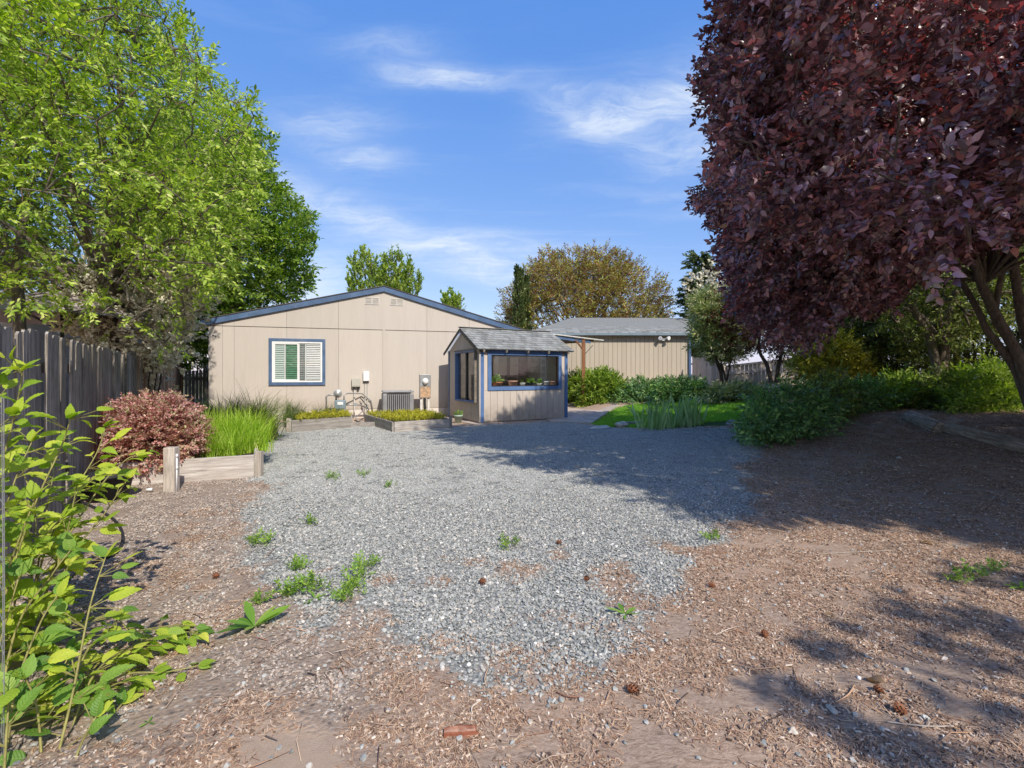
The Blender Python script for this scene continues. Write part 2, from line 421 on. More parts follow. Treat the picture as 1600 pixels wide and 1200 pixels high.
M['pipe'] = simple_mat('galvanised_pipe', (.34, .34, .33), .45, .2, 9, .5, .5)
M['box'] = simple_mat('putty_box', (.50, .48, .42), .6, .08, dirt=((.25, .22, .18), .4))
M['terracotta'] = simple_mat('terracotta', (.52, .20, .10), .8, .15, 10)
M['terrapale'] = simple_mat('pale_terracotta', (.62, .36, .26), .8, .12, 10)
M['soil'] = simple_mat('potting_soil', (.06, .04, .028), .95, .4, 30, bumps=.8)
M['concrete'] = simple_mat('concrete', (.48, .40, .34), .9, .15, 2.5, .15, bumps=.3, bscale=80, dirt=((.22, .18, .14), .5))
M['cream'] = simple_mat('cream_cupboard', (.82, .74, .56), .6, .05)
M['interior'] = simple_mat('dim_interior_board', (.27, .21, .17), .9, .35, 4)
M['plank'] = wood_mat('grey_plank', [(.22, .19, .165), (.44, .40, .36), (.64, .605, .56)], 0, dark=.35)
M['board'] = wood_mat('weathered_board', [(.10, .088, .072), (.27, .24, .20), (.50, .455, .395)], 2, dark=.7)
M['boardb'] = wood_mat('brown_board', [(.11, .07, .045), (.31, .21, .135), (.52, .38, .26)], 2, dark=.6)
M['boardp'] = wood_mat('pale_board', [(.36, .29, .22), (.52, .44, .36), (.64, .57, .48)], 2, dark=.25)
M['post'] = wood_mat('post_wood', [(.26, .215, .175), (.43, .375, .315), (.58, .525, .46)], 2, dark=.3)
M['redwood'] = wood_mat('stained_post', [(.14, .06, .03), (.27, .12, .06), (.36, .18, .09)], 2, dark=.3)
M['tie'] = wood_mat('rotting_timber', [(.12, .09, .065), (.32, .265, .20), (.54, .47, .38)], 1, dark=.7)
M['eaves'] = wood_mat('grey_eave_wood', [(.12, .10, .075), (.22, .19, .15), (.33, .29, .23)], 0, dark=.4)
def bark_mat(name, a, b):
    m, n = material(name); o = n.wpos((14, 14, 3.5))
    g = n.noise(o, 2., 6, .7, .5); c = n.ramp(g, [(.3, a), (.7, b)])
    mo = n.noise(n.wpos(), 3.5, 4); c = n.mix(n.sramp(mo, .55, .75, 0, .5), c, (.12, .13, .06))
    return finish(m, n, c, .9, n.bump(g, .9, .015), .15)
M['bark'] = bark_mat('tree_bark', (.05, .04, .032), (.19, .155, .12))
M['barkg'] = bark_mat('grey_bark', (.08, .07, .055), (.26, .22, .17))
M['twig'] = simple_mat('twig', (.16, .11, .07), .8, .3, 20)
M['cane'] = simple_mat('green_cane', (.26, .24, .08), .6, .3, 20)
def shingle_mat(name, base=(.22, .225, .215)):
    m, n = material(name); oi = n.new('ShaderNodeObjectInfo'); r = n.rnd()
    c = n.ramp(r, [(0, tuple(x*.68 for x in base)), (.5, base), (1, tuple(x*1.4 for x in base))])
    g = n.noise(n.wpos(), 160, 3, .8)
    c = n.mix(n.sramp(g, .35, .7, 0, .5), c, tuple(x*1.7 for x in base))
    b = n.noise(n.wpos(), 1.1, 4); c = n.mix(n.sramp(b, .5, .75, 0, .4), c, (.24, .22, .17))
    return finish(m, n, c, .9, n.bump(g, .6, .004), .15)
M['shingle'] = shingle_mat('roof_shingle')
def glass_mat(name, tint=(.93, .94, .94), base=.04):
    m, n = material(name)
    lw = n.new('ShaderNodeLayerWeight', {'Blend': .5}); f = n.math('MULTIPLY_ADD', n.math('POWER', lw.outputs['Facing'], 5.), .8, base, clamp=True)
    t = n.new('ShaderNodeBsdfTransparent', {'Color': tint}); g = n.new('ShaderNodeBsdfGlossy', {'Roughness': .02, 'Color': (.9, .9, .9)})
    n.new('ShaderNodeOutputMaterial', {'Surface': n.new('ShaderNodeMixShader', {0: f, 1: t.outputs[0], 2: g.outputs[0]}).outputs[0]}); return m
M['glass'] = glass_mat('window_glass')

# ---------------------------------------------------------------- ground zones
def poly_w(pp): return np.array([gp(x, y)[:2] for x, y in pp])
def sdist(X, Y, poly):
    """signed distance, positive inside"""
    X = np.asarray(X, float); Y = np.asarray(Y, float); d = np.full(X.shape, 1e9); ins = np.zeros(X.shape, bool)
    k = len(poly)
    for i in range(k):
        ax, ay = poly[i]; bx, by = poly[(i+1) % k]; ex, ey = bx-ax, by-ay
        t = np.clip(((X-ax)*ex+(Y-ay)*ey)/(ex*ex+ey*ey+1e-12), 0, 1)
        d = np.minimum(d, np.hypot(X-ax-t*ex, Y-ay-t*ey))
        c = ((ay > Y) != (by > Y)) & (X < (bx-ax)*(Y-ay)/(by-ay+1e-12)+ax); ins ^= c
    return np.where(ins, d, -d)
GRAVEL = poly_w([(395, 690), (420, 668), (560, 663), (700, 668), (885, 657), (925, 667), (1000, 671), (1100, 668), (1215, 670), (1200, 690), (1165, 725), (1150, 800), (1125, 860), (1060, 905), (1000, 960), (950, 1020), (880, 1062), (760, 1060), (690, 1040), (600, 975), (505, 950), (445, 915), (405, 860), (395, 800), (420, 760), (405, 720)])
LAWN = poly_w([(918, 661), (945, 645), (985, 632), (1060, 626), (1140, 624), (1215, 626), (1260, 640), (1220, 664), (1100, 666), (1000, 668), (950, 667)])
PATH = poly_w([(860, 660), (925, 662), (950, 645), (968, 634), (930, 627), (860, 630), (820, 640)])
LEFTP = poly_w([(-900, 1900), (-200, 760), (100, 730), (250, 755), (300, 750), (400, 745), (440, 690), (560, 700), (560, 880), (600, 960), (640, 1050), (560, 1120), (420, 1110), (260, 1200), (100, 1400)])
BARE = poly_w([(360, 1130), (460, 1112), (520, 1140), (560, 1230), (500, 1300), (330, 1300), (330, 1180)])
BACKD = np.array([(-9.5, 12.2), (-3.8, 12.0), (-1.3, 12.3), (-1.3, 15.5), (-9.5, 13.5)])
def zones(X, Y):
    n1 = (fbm(X, Y, 1.3, 21)-.5); n2 = (fbm(X, Y, 6., 31)-.5)
    g = sst(-.28, .28, sdist(X, Y, GRAVEL)+n1*.55*sst(9.5, 6, Y)+n2*.34)
    patches = sst(.56, .76, fbm(X, Y, 2.8, 77, 4))*sst(4.9, 3.2, Y)*.7
    g = g*(1-patches)
    l = sst(-.05, .05, sdist(X, Y, LAWN)+n2*.12)
    p = sst(-.35, .45, sdist(X, Y, LEFTP)+n1*.9+n2*.3)
    b = np.maximum(sst(-.16, .16, sdist(X, Y, BARE)+n2*.15), sst(-.2, .2, sdist(X, Y, BACKD)))
    return g, l, p, b
def axis_vals(lo, a, b, hi, fine, k=26):
    mid = np.arange(a, b+fine/2, fine); t = np.linspace(0, 1, k)[1:]
    return np.concatenate([(a-(a-lo)*t**2.2)[::-1], mid, b+(hi-b)*t**2.2])
xs = axis_vals(-260, -10, 11, 260, .07); ys = axis_vals(-260, .6, 22, 400, .07)
GX, GY = np.meshgrid(xs, ys); GZ = height(GX, GY)
nx, ny = len(xs), len(ys)
me = bpy.data.meshes.new('ground'); co = np.stack([GX, GY, GZ], -1).reshape(-1, 3).astype(np.float32)
idx = (np.arange(ny-1)[:, None]*nx+np.arange(nx-1)[None]).ravel()
fc = np.stack([idx, idx+1, idx+nx+1, idx+nx], 1).astype(np.int32)
me.vertices.add(len(co)); me.vertices.foreach_set('co', co.ravel())
me.loops.add(fc.size); me.loops.foreach_set('vertex_index', fc.ravel())
me.polygons.add(len(fc)); me.polygons.foreach_set('loop_start', np.arange(0, fc.size, 4, dtype=np.int32))
me.polygons.foreach_set('use_smooth', np.ones(len(fc), bool)); me.update(calc_edges=True)
zg, zl, zp, zb = zones(GX.ravel(), GY.ravel())
ca = me.attributes.new('zone', 'FLOAT_COLOR', 'POINT'); ca.data.foreach_set('color', np.stack([zg, zl, zp, zb], 1).astype(np.float32).ravel())
def ground_mat():
    m, n = material('ground'); w = n.wpos()
    a = n.new('ShaderNodeAttribute', attribute_name='zone'); sp = n.new('ShaderNodeSeparateColor', {0: a.outputs['Color']})
    nz = n.noise(w, 9, 4, .7); nf = n.noise(w, 60, 3, .7)
    # bark and needles
    c1 = n.noise(n.wpos((1, 2.2, 1)), 26, 5, .75, 1.2); big = n.noise(w, .7, 4)
    mulch = n.ramp(c1, [(.28, (.17, .12, .09)), (.46, (.34, .25, .19)), (.58, (.44, .335, .26)), (.76, (.56, .45, .36))])
    mulch = n.mix(n.sramp(big, .4, .65, 0, .5), mulch, n.mix(1., mulch, (1.25, 1.15, 1.05), 'MULTIPLY'))
    # blue-grey crushed rock
    vc = n.vor(w, 46, out=1); vd = n.vor(w, 46)
    bw = n.new('ShaderNodeSeparateColor', {0: vc})
    grav = n.ramp(bw.outputs[0], [(0, (.17, .175, .165)), (.35, (.28, .285, .265)), (.7, (.38, .385, .355)), (.93, (.52, .51, .47)), (1, (.75, .74, .70))])
    grav = n.mix(n.sramp(vd, .4, .75, 0, .45), grav, (.12, .12, .115))
    # pinkish pebbles in dirt
    vc2 = n.new('ShaderNodeSeparateColor', {0: n.vor(w, 38, out=1)}); vd2 = n.vor(w, 38)
    peb = n.ramp(vc2.outputs[0], [(0, (.12, .10, .09)), (.4, (.27, .21, .17)), (.75, (.36, .30, .25)), (1, (.6, .54, .46))])
    peb = n.mix(n.sramp(n.math('ADD', vd2, n.math('MULTIPLY', nz, .35)), .38, .7), peb, n.mix(nf, (.26, .19, .145), (.44, .34, .26)))
    dirt = n.mix(n.noise(w, 22, 5, .7), (.36, .26, .19), (.52, .40, .30))
    lawn = n.mix(nf, (.03, .05, .015), (.07, .12, .03))
    def edge(ch): return n.sramp(n.math('ADD', ch, n.math('MULTIPLY', n.math('SUBTRACT', nz, .5), .7)), .38, .62)
    eg = edge(sp.outputs[0]); ep = edge(sp.outputs[2])
    c = n.mix(ep, mulch, peb); c = n.mix(eg, c, grav); c = n.mix(edge(a.outputs['Alpha']), c, dirt); c = n.mix(edge(sp.outputs[1]), c, lawn)
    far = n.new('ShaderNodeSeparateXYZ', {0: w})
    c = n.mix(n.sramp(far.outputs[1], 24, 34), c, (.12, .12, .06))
    c1 = n.math('MULTIPLY', c1, n.math('SUBTRACT', 1.05, edge(a.outputs['Alpha']))); c1 = n.math('ADD', c1, n.math('MULTIPLY', n.noise(w, 230, 3, .8), .8))
    c1 = n.math('MULTIPLY', c1, .35); h = n.math('ADD', n.math('MULTIPLY', n.math('SUBTRACT', 1., vd), n.math('MAXIMUM', eg, n.math('MULTIPLY', ep, .6))), n.math('MULTIPLY', c1, 1.2))
    return finish(m, n, c, .92, n.bump(h, .9, .014), .15)
me.materials.append(ground_mat())
ground = bpy.data.objects.new('ground', me); COL.objects.link(ground); tag(ground, kind='structure')

# ---------------------------------------------------------------- loose cover
def stone_geo(r, s, flat=.6):
    v = []
    for k in range(2):
        for i in range(5):
            a = 2*PI*(i+.5*k)/5+r.uniform(-.35, .35); q = s*r.uniform(.75, 1.15)*(.5 if k == 0 else .38)
            v.append((q*math.cos(a), q*math.sin(a)*r.uniform(.7, 1), s*flat*(0.02 if k == 0 else .42)+r.uniform(-.07, .07)*s))
    f = [(5, 6, 7, 8, 9)]
    for i in range(5): f += [(i, (i+1) % 5, 5+i), ((i+1) % 5, 5+(i+1) % 5, 5+i)]
    return v, f
def gravel_mat(name, stops):
    m, n = material(name); r = n.rnd(); c = n.ramp(r, stops)
    c = n.mix(n.sramp(n.noise(n.wpos(), 130, 3), .4, .7, 0, .35), c, n.mix(1., c, (1.5, 1.5, 1.5), 'MULTIPLY'))
    return finish(m, n, c, .82, n.bump(n.noise(n.wpos(), 220, 2), .5, .002), .25)
M['stone'] = gravel_mat('crushed_rock', [(0, (.18, .185, .18)), (.3, (.275, .285, .27)), (.62, (.355, .36, .34)), (.86, (.43, .43, .40)), (.95, (.47, .41, .34)), (1, (.72, .71, .67))])
M['pebble'] = gravel_mat('mixed_pebble', [(0, (.15, .135, .125)), (.3, (.29, .25, .215)), (.6, (.40, .33, .275)), (.9, (.47, .385, .31)), (1, (.62, .55, .47))])
def chip_mat(name, stops):
    m, n = material(name); c = n.ramp(n.rnd(), stops)
    return finish(m, n, c, .9, None, .12)
M['chip'] = chip_mat('bark_chip', [(0, (.09, .062, .05)), (.25, (.235, .16, .115)), (.6, (.40, .295, .22)), (.82, (.53, .415, .32)), (.94, (.68, .56, .44)), (1, (.80, .72, .62))])
M['needle'] = chip_mat('dry_needle', [(0, (.28, .15, .10)), (.5, (.50, .31, .19)), (1, (.66, .49, .35))])
def patch(kind, size, count, seed):
    r = random.Random(seed); b = MB()
    for i in range(count):
        x, y = r.uniform(-size/2, size/2), r.uniform(-size/2, size/2)
        if kind in ('stone', 'pebble'):
            s = r.choice([.010, .013, .016, .019, .023])*(1 if kind == 'stone' else .9)
            v, f = stone_geo(r, s, .62 if kind == 'stone' else .5); mi = 0
            E = Euler((r.uniform(-.5, .5), r.uniform(-.5, .5), r.uniform(0, 6.3)))
        else:
            E = Euler((r.uniform(-.35, .35), r.uniform(-.4, .4), r.uniform(0, 6.3)))
            if r.random() < .45:
                l = r.uniform(.005, .019)*(1.8 if r.random() < .05 else 1); w = l*r.uniform(.16, .55); t = r.uniform(.002, .005); k = r.uniform(.5, 1)
                v = [(-w/2, -l/2, 0), (w/2*k, -l/2*r.uniform(.7, 1), 0), (w/2, l/2*r.uniform(.7, 1), 0), (-w/2*k, l/2, 0)]
                v = v+[(a*.8, c*.9, t) for a, c, _ in v]; f = [(4, 5, 6, 7), (0, 1, 5, 4), (1, 2, 6, 5), (2, 3, 7, 6), (3, 0, 4, 7)]; mi = 0
            else:
                l = r.uniform(.015, .05); bnd = r.uniform(-.012, .012); w = .0011
                v = [(-w, -l/2, 0), (w, -l/2, 0), (bnd-w, 0, .004), (bnd+w, 0, .004), (-w, l/2, 0), (w, l/2, 0)]; f = [(0, 1, 3, 2), (2, 3, 5, 4)]; mi = 1
        b.add(xf(v, Matrix.Translation((x, y, r.uniform(.0, .006))) @ E.to_matrix().to_4x4()), f, mi)
    return b.mesh(kind+'_patch', [M[kind]] if kind in ('stone', 'pebble') else [M['chip'], M['needle']], kind == 'x')
c_stone1 = make_coll('stones', [(lambda r: MB().add(*stone_geo(r, .026, .62)).mesh('stone', M['stone']))(random.Random(i)) for i in range(8)])
c_stoneN = make_coll('stone_patches', [patch('stone', .16, 150, i) for i in range(5)])
c_pebN = make_coll('pebble_patches', [patch('pebble', .16, 56, 20+i) for i in range(5)])
c_barkN = make_coll('bark_patches', [patch('bark', .17, 150, 40+i) for i in range(8)])
def field(x0, x1, y0, y1, dens):
    k = int((x1-x0)*(y1-y0)*dens); return rng.uniform(x0, x1, k), rng.uniform(y0, y1, k)
def visible(X, Y, m=.35): return np.abs(X) < Y*1.08+m
def lay(name, coll, x, y, keep, smin, smax, dz=-.002, **tags):
    x, y = x[keep], y[keep]; k = len(x)
    P = np.stack([x, y, height(x, y)+dz], 1); e = .04
    gx = (height(x+e, y)-height(x-e, y))/(2*e); gy = (height(x, y+e)-height(x, y-e))/(2*e)
    rot = np.stack([np.arctan(gy), -np.arctan(gx), rng.uniform(0, 6.28, k)], 1)
    rot[:, :2] *= 0
    return scatter(name, P, rot, rng.uniform(smin, smax, k), coll, **tags)
# near gravel stone by stone
x, y = field(-3.2, 3.8, 1.9, 6.4, 6800); g, l, p, b_ = zones(x, y)
k1 = (g > rng.uniform(.25, .95, len(x))) & visible(x, y) & (rng.uniform(0, 1, len(x)) < sst(6.4, 4.4, y))
P = np.stack([x[k1], y[k1], height(x[k1], y[k1])-.002+rng.uniform(0, .008, k1.sum())], 1)
rot = np.stack([rng.normal(0, .4, len(P)), rng.normal(0, .4, len(P)), rng.uniform(0, 6.28, len(P))], 1)
sc = rng.choice([.38, .48, .58, .7, .95], len(P))[:, None]*rng.uniform(.75, 1.25, (len(P), 3))
scatter('gravel', P, rot, sc, c_stone1, label='blue-grey crushed rock spilling towards the bark in the foreground', cat='gravel', kind='stuff')
x, y = field(-6, 7, 4.6, 13.2, 125); g, l, p, b_ = zones(x, y)
lay('gravel', c_stoneN, x, y, (g > rng.uniform(.2, .8, len(x))) & visible(x, y) & (rng.uniform(0, 1, len(x)) < sst(4.4, 6.2, y)), .8, 1.15, label='blue-grey crushed rock spread up to the raised beds and garden house', cat='gravel', kind='stuff')
x, y = field(-7, 1, 1.3, 9, 75); g, l, p, b_ = zones(x, y)
lay('pebbles', c_pebN, x, y, ((p*(1-g)*(1-b_*.85)) > rng.uniform(.15, .9, len(x))) & visible(x, y), .7, 1.3, label='pinkish mixed pebbles pressed into dirt along the left side', cat='pebbles', kind='stuff')
x, y = field(-3, 10, 1.1, 11, 95); g, l, p, b_ = zones(x, y)
lay('bark_mulch', c_barkN, x, y, (((1-g)*(1-p*.72)*(1-l)*(1-b_*.80)) > rng.uniform(.1, .9, len(x))) & visible(x, y), .75, 1.25, label='brown bark chips and dry needles covering the foreground and bank', cat='bark mulch', kind='stuff')

def straw_mesh(seed):
    r_ = random.Random(seed); L = r_.uniform(.05, .16); b = MB(); p = [Vector((0, -L/2, 0)), Vector((r_.uniform(-.02, .02), 0, .006)), Vector((r_.uniform(-.02, .02), L/2, 0))]
    b.tube(p, [.0016, .0013, .0008], 4); return b.mesh('straw', [M['needle'], M['chip']][seed % 2], True)
c_straw = make_coll('straws', [straw_mesh(i) for i in range(10)])
x, y = field(-3, 9, 1.2, 9, 34); g, l, p, b_ = zones(x, y)
lay('fallen_twigs', c_straw, x, y, (g < rng.uniform(.1, .9, len(x))) & visible(x, y), .6, 1.5, .008, label='thin dry twigs and straws strewn over the bark and pebbles', cat='twigs', kind='stuff')
x, y = field(-3, 9, 1.2, 8, 42); g, l, p, b_ = zones(x, y); k1 = (g < .4) & visible(x, y)
scatter('stray_stones', np.stack([x[k1], y[k1], height(x[k1], y[k1])+.002], 1), np.stack([rng.normal(0, .3, k1.sum()), rng.normal(0, .3, k1.sum()), rng.uniform(0, 6, k1.sum())], 1), rng.uniform(.5, 1.2, k1.sum()), c_stone1, label='stray grey stones scattered through the bark', cat='stones', kind='stuff')
# lawn
M['grass'] = leaf_mat('lawn_grass', [(0, (.13, .29, .03)), (.5, (.22, .46, .045)), (1, (.36, .60, .09))], .35)
def blade(r, h, w, lean, seg=3, az=None):
    az = r.uniform(0, 6.28) if az is None else az; v = []; f = []
    dx, dy = math.cos(az), math.sin(az)
    for i in range(seg+1):
        t = i/seg; d = lean*h*t*t; ww = w/2*(1-t)**.7
        c = Vector((dx*d, dy*d, h*t*(1-.35*lean*t)))
        if i == seg: v.append(c)
        else: v += [c+Vector((-dy*ww, dx*ww, 0)), c-Vector((-dy*ww, dx*ww, 0))]
    for i in range(seg-1): f.append((2*i, 2*i+1, 2*i+3, 2*i+2))
    f.append((2*seg-2, 2*seg-1, 2*seg)); return v, f
def turf(seed, size=.22, k=130, h=.06):
    r = random.Random(seed); b = MB()
    for i in range(k):
        v, f = blade(r, h*r.uniform(.6, 1.4), .006, r.uniform(.1, .9), 2)
        x, y = r.uniform(-size/2, size/2), r.uniform(-size/2, size/2)
        b.add([p+Vector((x, y, 0)) for p in v], f)
    return b.mesh('turf', M['grass'], True)
c_turf = make_coll('turf', [turf(i) for i in range(4)])
x, y = field(1.0, 11, 11, 20, 48); g, l, p, b_ = zones(x, y)
lay('lawn', c_turf, x, y, (l > .5) & (sdist(x, y, PATH) < -.08), .8, 1.3, 0, label='bright green mown lawn beyond the gravel', cat='lawn', kind='stuff')
# concrete path
b = MB(); pc = PATH.mean(0)
pp = [Vector((a, c, float(height(a, c))+.03)) for a, c in PATH]
nP = len(pp); b.add([p for p in pp]+[p-Vector((0, 0, .12)) for p in pp], [tuple(reversed(range(nP)))]+[(i, (i+1) % nP, nP+(i+1) % nP, nP+i) for i in range(nP)])
b.build('path', M['concrete'], kind='structure')

# ---------------------------------------------------------------- house
def frame(origin, ang):
    ca_, sa = math.cos(ang), math.sin(ang); ox, oy = origin
    def uz(px, py):
        k = (px-800)/F
        # ox+u*ca = k*(oy+u*sa)
        u = (k*oy-ox)/(ca_-k*sa); Y = oy+u*sa
        return u, CAMH+(HOR-py)/F*Y
    return uz
HA = math.atan(.31); HO = (-8.21, 13.14); huz = frame(HO, HA)
house = thing('house', 'long beige panelled house end with low gable roof and blue fascia', 'house', (HO[0], HO[1], 0), HA)
HL = 8.75; HU = huz(600, 459)[0]; EAV = 2.66; APX = 3.78; SEAM = 2.615; DEP = 11.
def topz(u): return EAV+(APX-EAV)*(u/HU if u < HU else (HL-u)/(HL-HU))
b = MB(); b.prism([(0, .12), (HL, .12), (HL, topz(HL)-.02), (HU, APX-.02), (0, topz(0)-.02)], .02, DEP); b.build('wall', M['seam'], house)
seams = [0, .32] + [huz(px, 560)[0] for px in (366, 448, 529, 598.5, 667, 733, 795)] + [HL]
seams = sorted(set(round(s, 3) for s in seams if 0 <= s <= HL))
for i in range(len(seams)-1):
    a, c = seams[i]+.003, seams[i+1]-.003
    if c-a < .05: continue
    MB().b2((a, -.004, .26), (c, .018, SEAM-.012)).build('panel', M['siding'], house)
    za, zc = topz(a)-.03, topz(c)-.03
    if min(za, zc) < SEAM+.015: za = max(za, SEAM+.02); zc = max(zc, SEAM+.02)
    poly = [(a, SEAM), (c, SEAM), (c, zc), (a, za)]
    if a < HU < c: poly = [(a, SEAM), (c, SEAM), (c, zc), (HU, APX-.03), (a, za)]
    MB().prism(poly, -.022, .018).build('panel', M['siding'], house)
MB().b2((HU-.035, -.026, .26), (HU+.035, -.0225, APX-.05)).build('batten', M['siding'], house)
MB().b2((-.01, -.02, .3), (.09, -.0045, SEAM-.03)).build('corner_board', M['siding'], house)
b = MB()
for i in range(15): b.b2((i*HL/15+.004, .0, .0), ((i+1)*HL/15-.004, .018, .25))
b.build('skirting', M['skirt'], house)
# roof slabs and fascia
OV = .07; rt = .10
for side in (0, 1):
    if side == 0: a, z0 = -.18, topz(0)-.18*(APX-EAV)/HU+.02
    else: a, z0 = HL+.2, EAV-.2*(APX-EAV)/(HL-HU)+.02
    zt = APX+.02
    def off(z): return z
    poly = [(a, z0), (HU, zt), (HU, zt+rt), (a, z0+rt)]
    if side: poly = poly[::-1]
    MB().prism(poly, -OV+.02, DEP+.2).build('roof', M['shingle'], house)
    poly = [(a, z0-.05), (HU+(0.0015 if side else -.0015), zt-.05), (HU+(0.0015 if side else -.0015), zt+rt+.005), (a, z0+rt+.005)]
    if side: poly = poly[::-1]
    MB().prism(poly, -OV-.012, -OV+.018).build('fascia', M['blue'], house)
    poly = [(a-(.02 if not side else -.02), z0+rt+.006), (HU, zt+rt+.006), (HU, zt+rt+.03), (a-(.02 if not side else -.02), z0+rt+.03)]
    if side: poly = poly[::-1]
    MB().prism(poly, -OV-.03, DEP+.2).build('drip_edge', M['seam'], house)
# gable vents
for (x0, x1, y0, y1) in ((569.8, 592.5, 464.5, 476.5), (609.5, 630, 466.5, 478)):
    ua, zt_ = huz(x0, y0); uc, zb_ = huz(x1, y1)
    b = MB(); b.b2((ua, -.035, zb_), (uc, -.0225, zb_+.015)).b2((ua, -.035, zt_-.015), (uc, -.0225, zt_)).b2((ua, -.035, zb_+.015), (ua+.015, -.0225, zt_-.015)).b2((uc-.015, -.035, zb_+.015), (uc, -.0225, zt_-.015)).b2(((ua+uc)/2-.012, -.035, zb_+.015), ((ua+uc)/2+.012, -.0225, zt_-.015))
    vt = b.build('gable_vent', M['whited'], house)
    for hlf in (0, 1):
        p0 = ua+.018+hlf*((uc-ua)/2-.005); p1 = p0+(uc-ua)/2-.035; b = MB()
        for k in range(5):
            zc_ = zb_+.03+k*(zt_-zb_-.05)/4.5
            b.box(((p0+p1)/2, -.028, zc_), (p1-p0, .014, .006), Euler((.6, 0, 0)).to_matrix())
        b.build('louvre', M['whited'], vt)
# window
ua, zt_ = huz(420, 528.4); uc, zb_ = huz(508.5, 601.5)
T = .085
win = MB()
win.b2((ua, -.045, zb_), (uc, -.005, zb_+T)).b2((ua, -.045, zt_-T), (uc, -.005, zt_)).b2((ua, -.045, zb_+T), (ua+T, -.005, zt_-T)).b2((uc-T, -.045, zb_+T), (uc, -.005, zt_-T))
win = win.build('window', M['blue'], house)
def ringbox(b, x0, x1, z0, z1, t, y0, y1):
    return b.b2((x0, y0, z0), (x1, y1, z0+t)).b2((x0, y0, z1-t), (x1, y1, z1)).b2((x0, y0, z0+t), (x0+t, y1, z1-t)).b2((x1-t, y0, z0+t), (x1, y1, z1-t))
wi0, wi1, wz0, wz1 = ua+T+.001, uc-T-.001, zb_+T+.001, zt_-T-.001
ringbox(MB(), wi0, wi1, wz0, wz1, .045, -.04, -.004).build('frame', M['white'], win)
mid = (wi0+wi1)/2
ringbox(MB(), wi0+.046, mid+.03, wz0+.046, wz1-.046, .032, -.035, -.012).build('sash', M['white'], win)
MB().b2((mid+.034, -.022, wz0+.046), (mid+.055, -.008, wz1-.046)).build('mullion', M['white'], win)
MB().b2((wi0+.046, -.0085, wz0+.046), (wi1-.046, -.0065, wz1-.046)).build('back_panel', M['dark'], win)
def slats(x0, x1, mat, k=20):
    b = MB()
    for i in range(k):
        z = wz0+.09+i*(wz1-wz0-.17)/(k-1)
        b.box(((x0+x1)/2, -.014, z), (x1-x0, .003, .034), Euler((-.35, 0, 0)).to_matrix())
    b.build('shutter', mat, win)
wq = (wi1-wi0)
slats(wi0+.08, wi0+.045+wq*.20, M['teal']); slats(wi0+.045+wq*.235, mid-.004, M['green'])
slats(mid+.058, mid+wq*.15, M['greyslat']); slats(mid+wq*.18, wi1-.05, M['white'])
MB().b2((wi0+.047+wq*.202, -.020, wz0+.08), (wi0+.043+wq*.233, -.010, wz1-.08)).b2((mid+wq*.153, -.020, wz0+.05), (mid+wq*.177, -.010, wz1-.05)).build('stile', M['white'], win)
MB().b2((wi0+.08, -.0275, wz0+.08), (mid-.003, -.025, wz1-.08)).b2((mid+.056, -.0275, wz0+.047), (wi1-.046, -.025, wz1-.047)).build('pane', M['glass'], win)
# roof vent pipe
u, z = huz(362, 490); vp = MB().lathe((u, .9, 2.75), [(.05, 0), (.05, .22), (.085, .225), (.085, .25), (.055, .255), (.055, .29), (.09, .295), (.085, .33), (0, .35)], 16)
vp.build('vent_pipe', M['white'], house, True)

# wall boxes with conduits ------------------------------------------------
def wallthing(name, label, cat, px, py, off_=0.):
    u, z = huz(px, py); c, s = math.cos(HA), math.sin(HA)
    X, Y = HO[0]+u*c+off_*s, HO[1]+u*s-off_*c
    return thing(name, label, cat, (X, Y, z), HA)
ub = lambda px: huz(px, 600)[0]
t = wallthing('utility_box', 'grey utility box on the house wall left of the white box', 'utility box', 557, 598)
bevel(MB().b2((-.13, -.12, -.12), (.11, -.024, .14)).build('box', M['box'], t), .01)
MB().b2((-.12, -.128, -.09), (.10, -.1205, .11)).build('cover', M['box'], t)
MB().tube([(-.07, -.07, -.12), (-.07, -.07, -.19)], .03, 10).build('coupling', M['dark'], t); MB().tube([(.05, -.07, -.12), (.05, -.07, -.19)], .035, 10).build('coupling', M['dark'], t)
MB().tube([(-.06, -.06, -.19), (-.06, -.06, -1.05)], .018, 8).build('conduit', M['whited'], t)
t = wallthing('utility_box', 'small white utility box on the house wall with two pipes below', 'utility box', 572.5, 590)
bevel(MB().b2((-.09, -.10, -.10), (.08, -.024, .18)).build('box', M['white'], t), .008)
MB().tube([(-.04, -.06, -.10), (-.04, -.06, -.16)], .02, 8).build('coupling', M['dark'], t); MB().tube([(.04, -.06, -.10), (.04, -.06, -.16)], .02, 8).build('coupling', M['dark'], t)
for dx in (-.04, .035): MB().tube([(dx, -.05, -.16), (dx, -.05, -1.1)], .014, 8).build('conduit', M['whited'], t)
# gas meter
p0 = gp(531, 656); p0 = Vector(((531-800)/F*13.7, 13.7, 0))
t = thing('gas_meter', 'blue-grey gas meter with pipe loop behind the left raised bed', 'gas meter', p0, HA)
bevel(MB().b2((-.14, -.10, .30), (.16, .10, .56)).b2((-.10, -.08, .18), (.12, .08, .298)).build('body', M['gas'], t), .03)
MB().b2((-.06, -.108, .43), (.09, -.101, .51)).build('dial_cover', M['white'], t)
bevel(MB().lathe((0, 0, 0), [(0, .0), (.10, .0), (.12, .03), (.05, .05), (.05, .1), (0, .11)], 16).build('regulator', M['greymetal'], t, True), .002)
rg = [o for o in t.children if o.name.startswith('regulator')][0]; rg.location = (-.05, -.1, .74); rg.rotation_euler = (PI/2, 0, 0)
MB().tube([(-.10, 0, .56), (-.10, 0, .64), (-.14, 0, .70), (-.30, 0, .70), (-.36, 0, .66), (-.36, 0, 0)], .024, 8).build('pipe', M['pipe'], t, True)
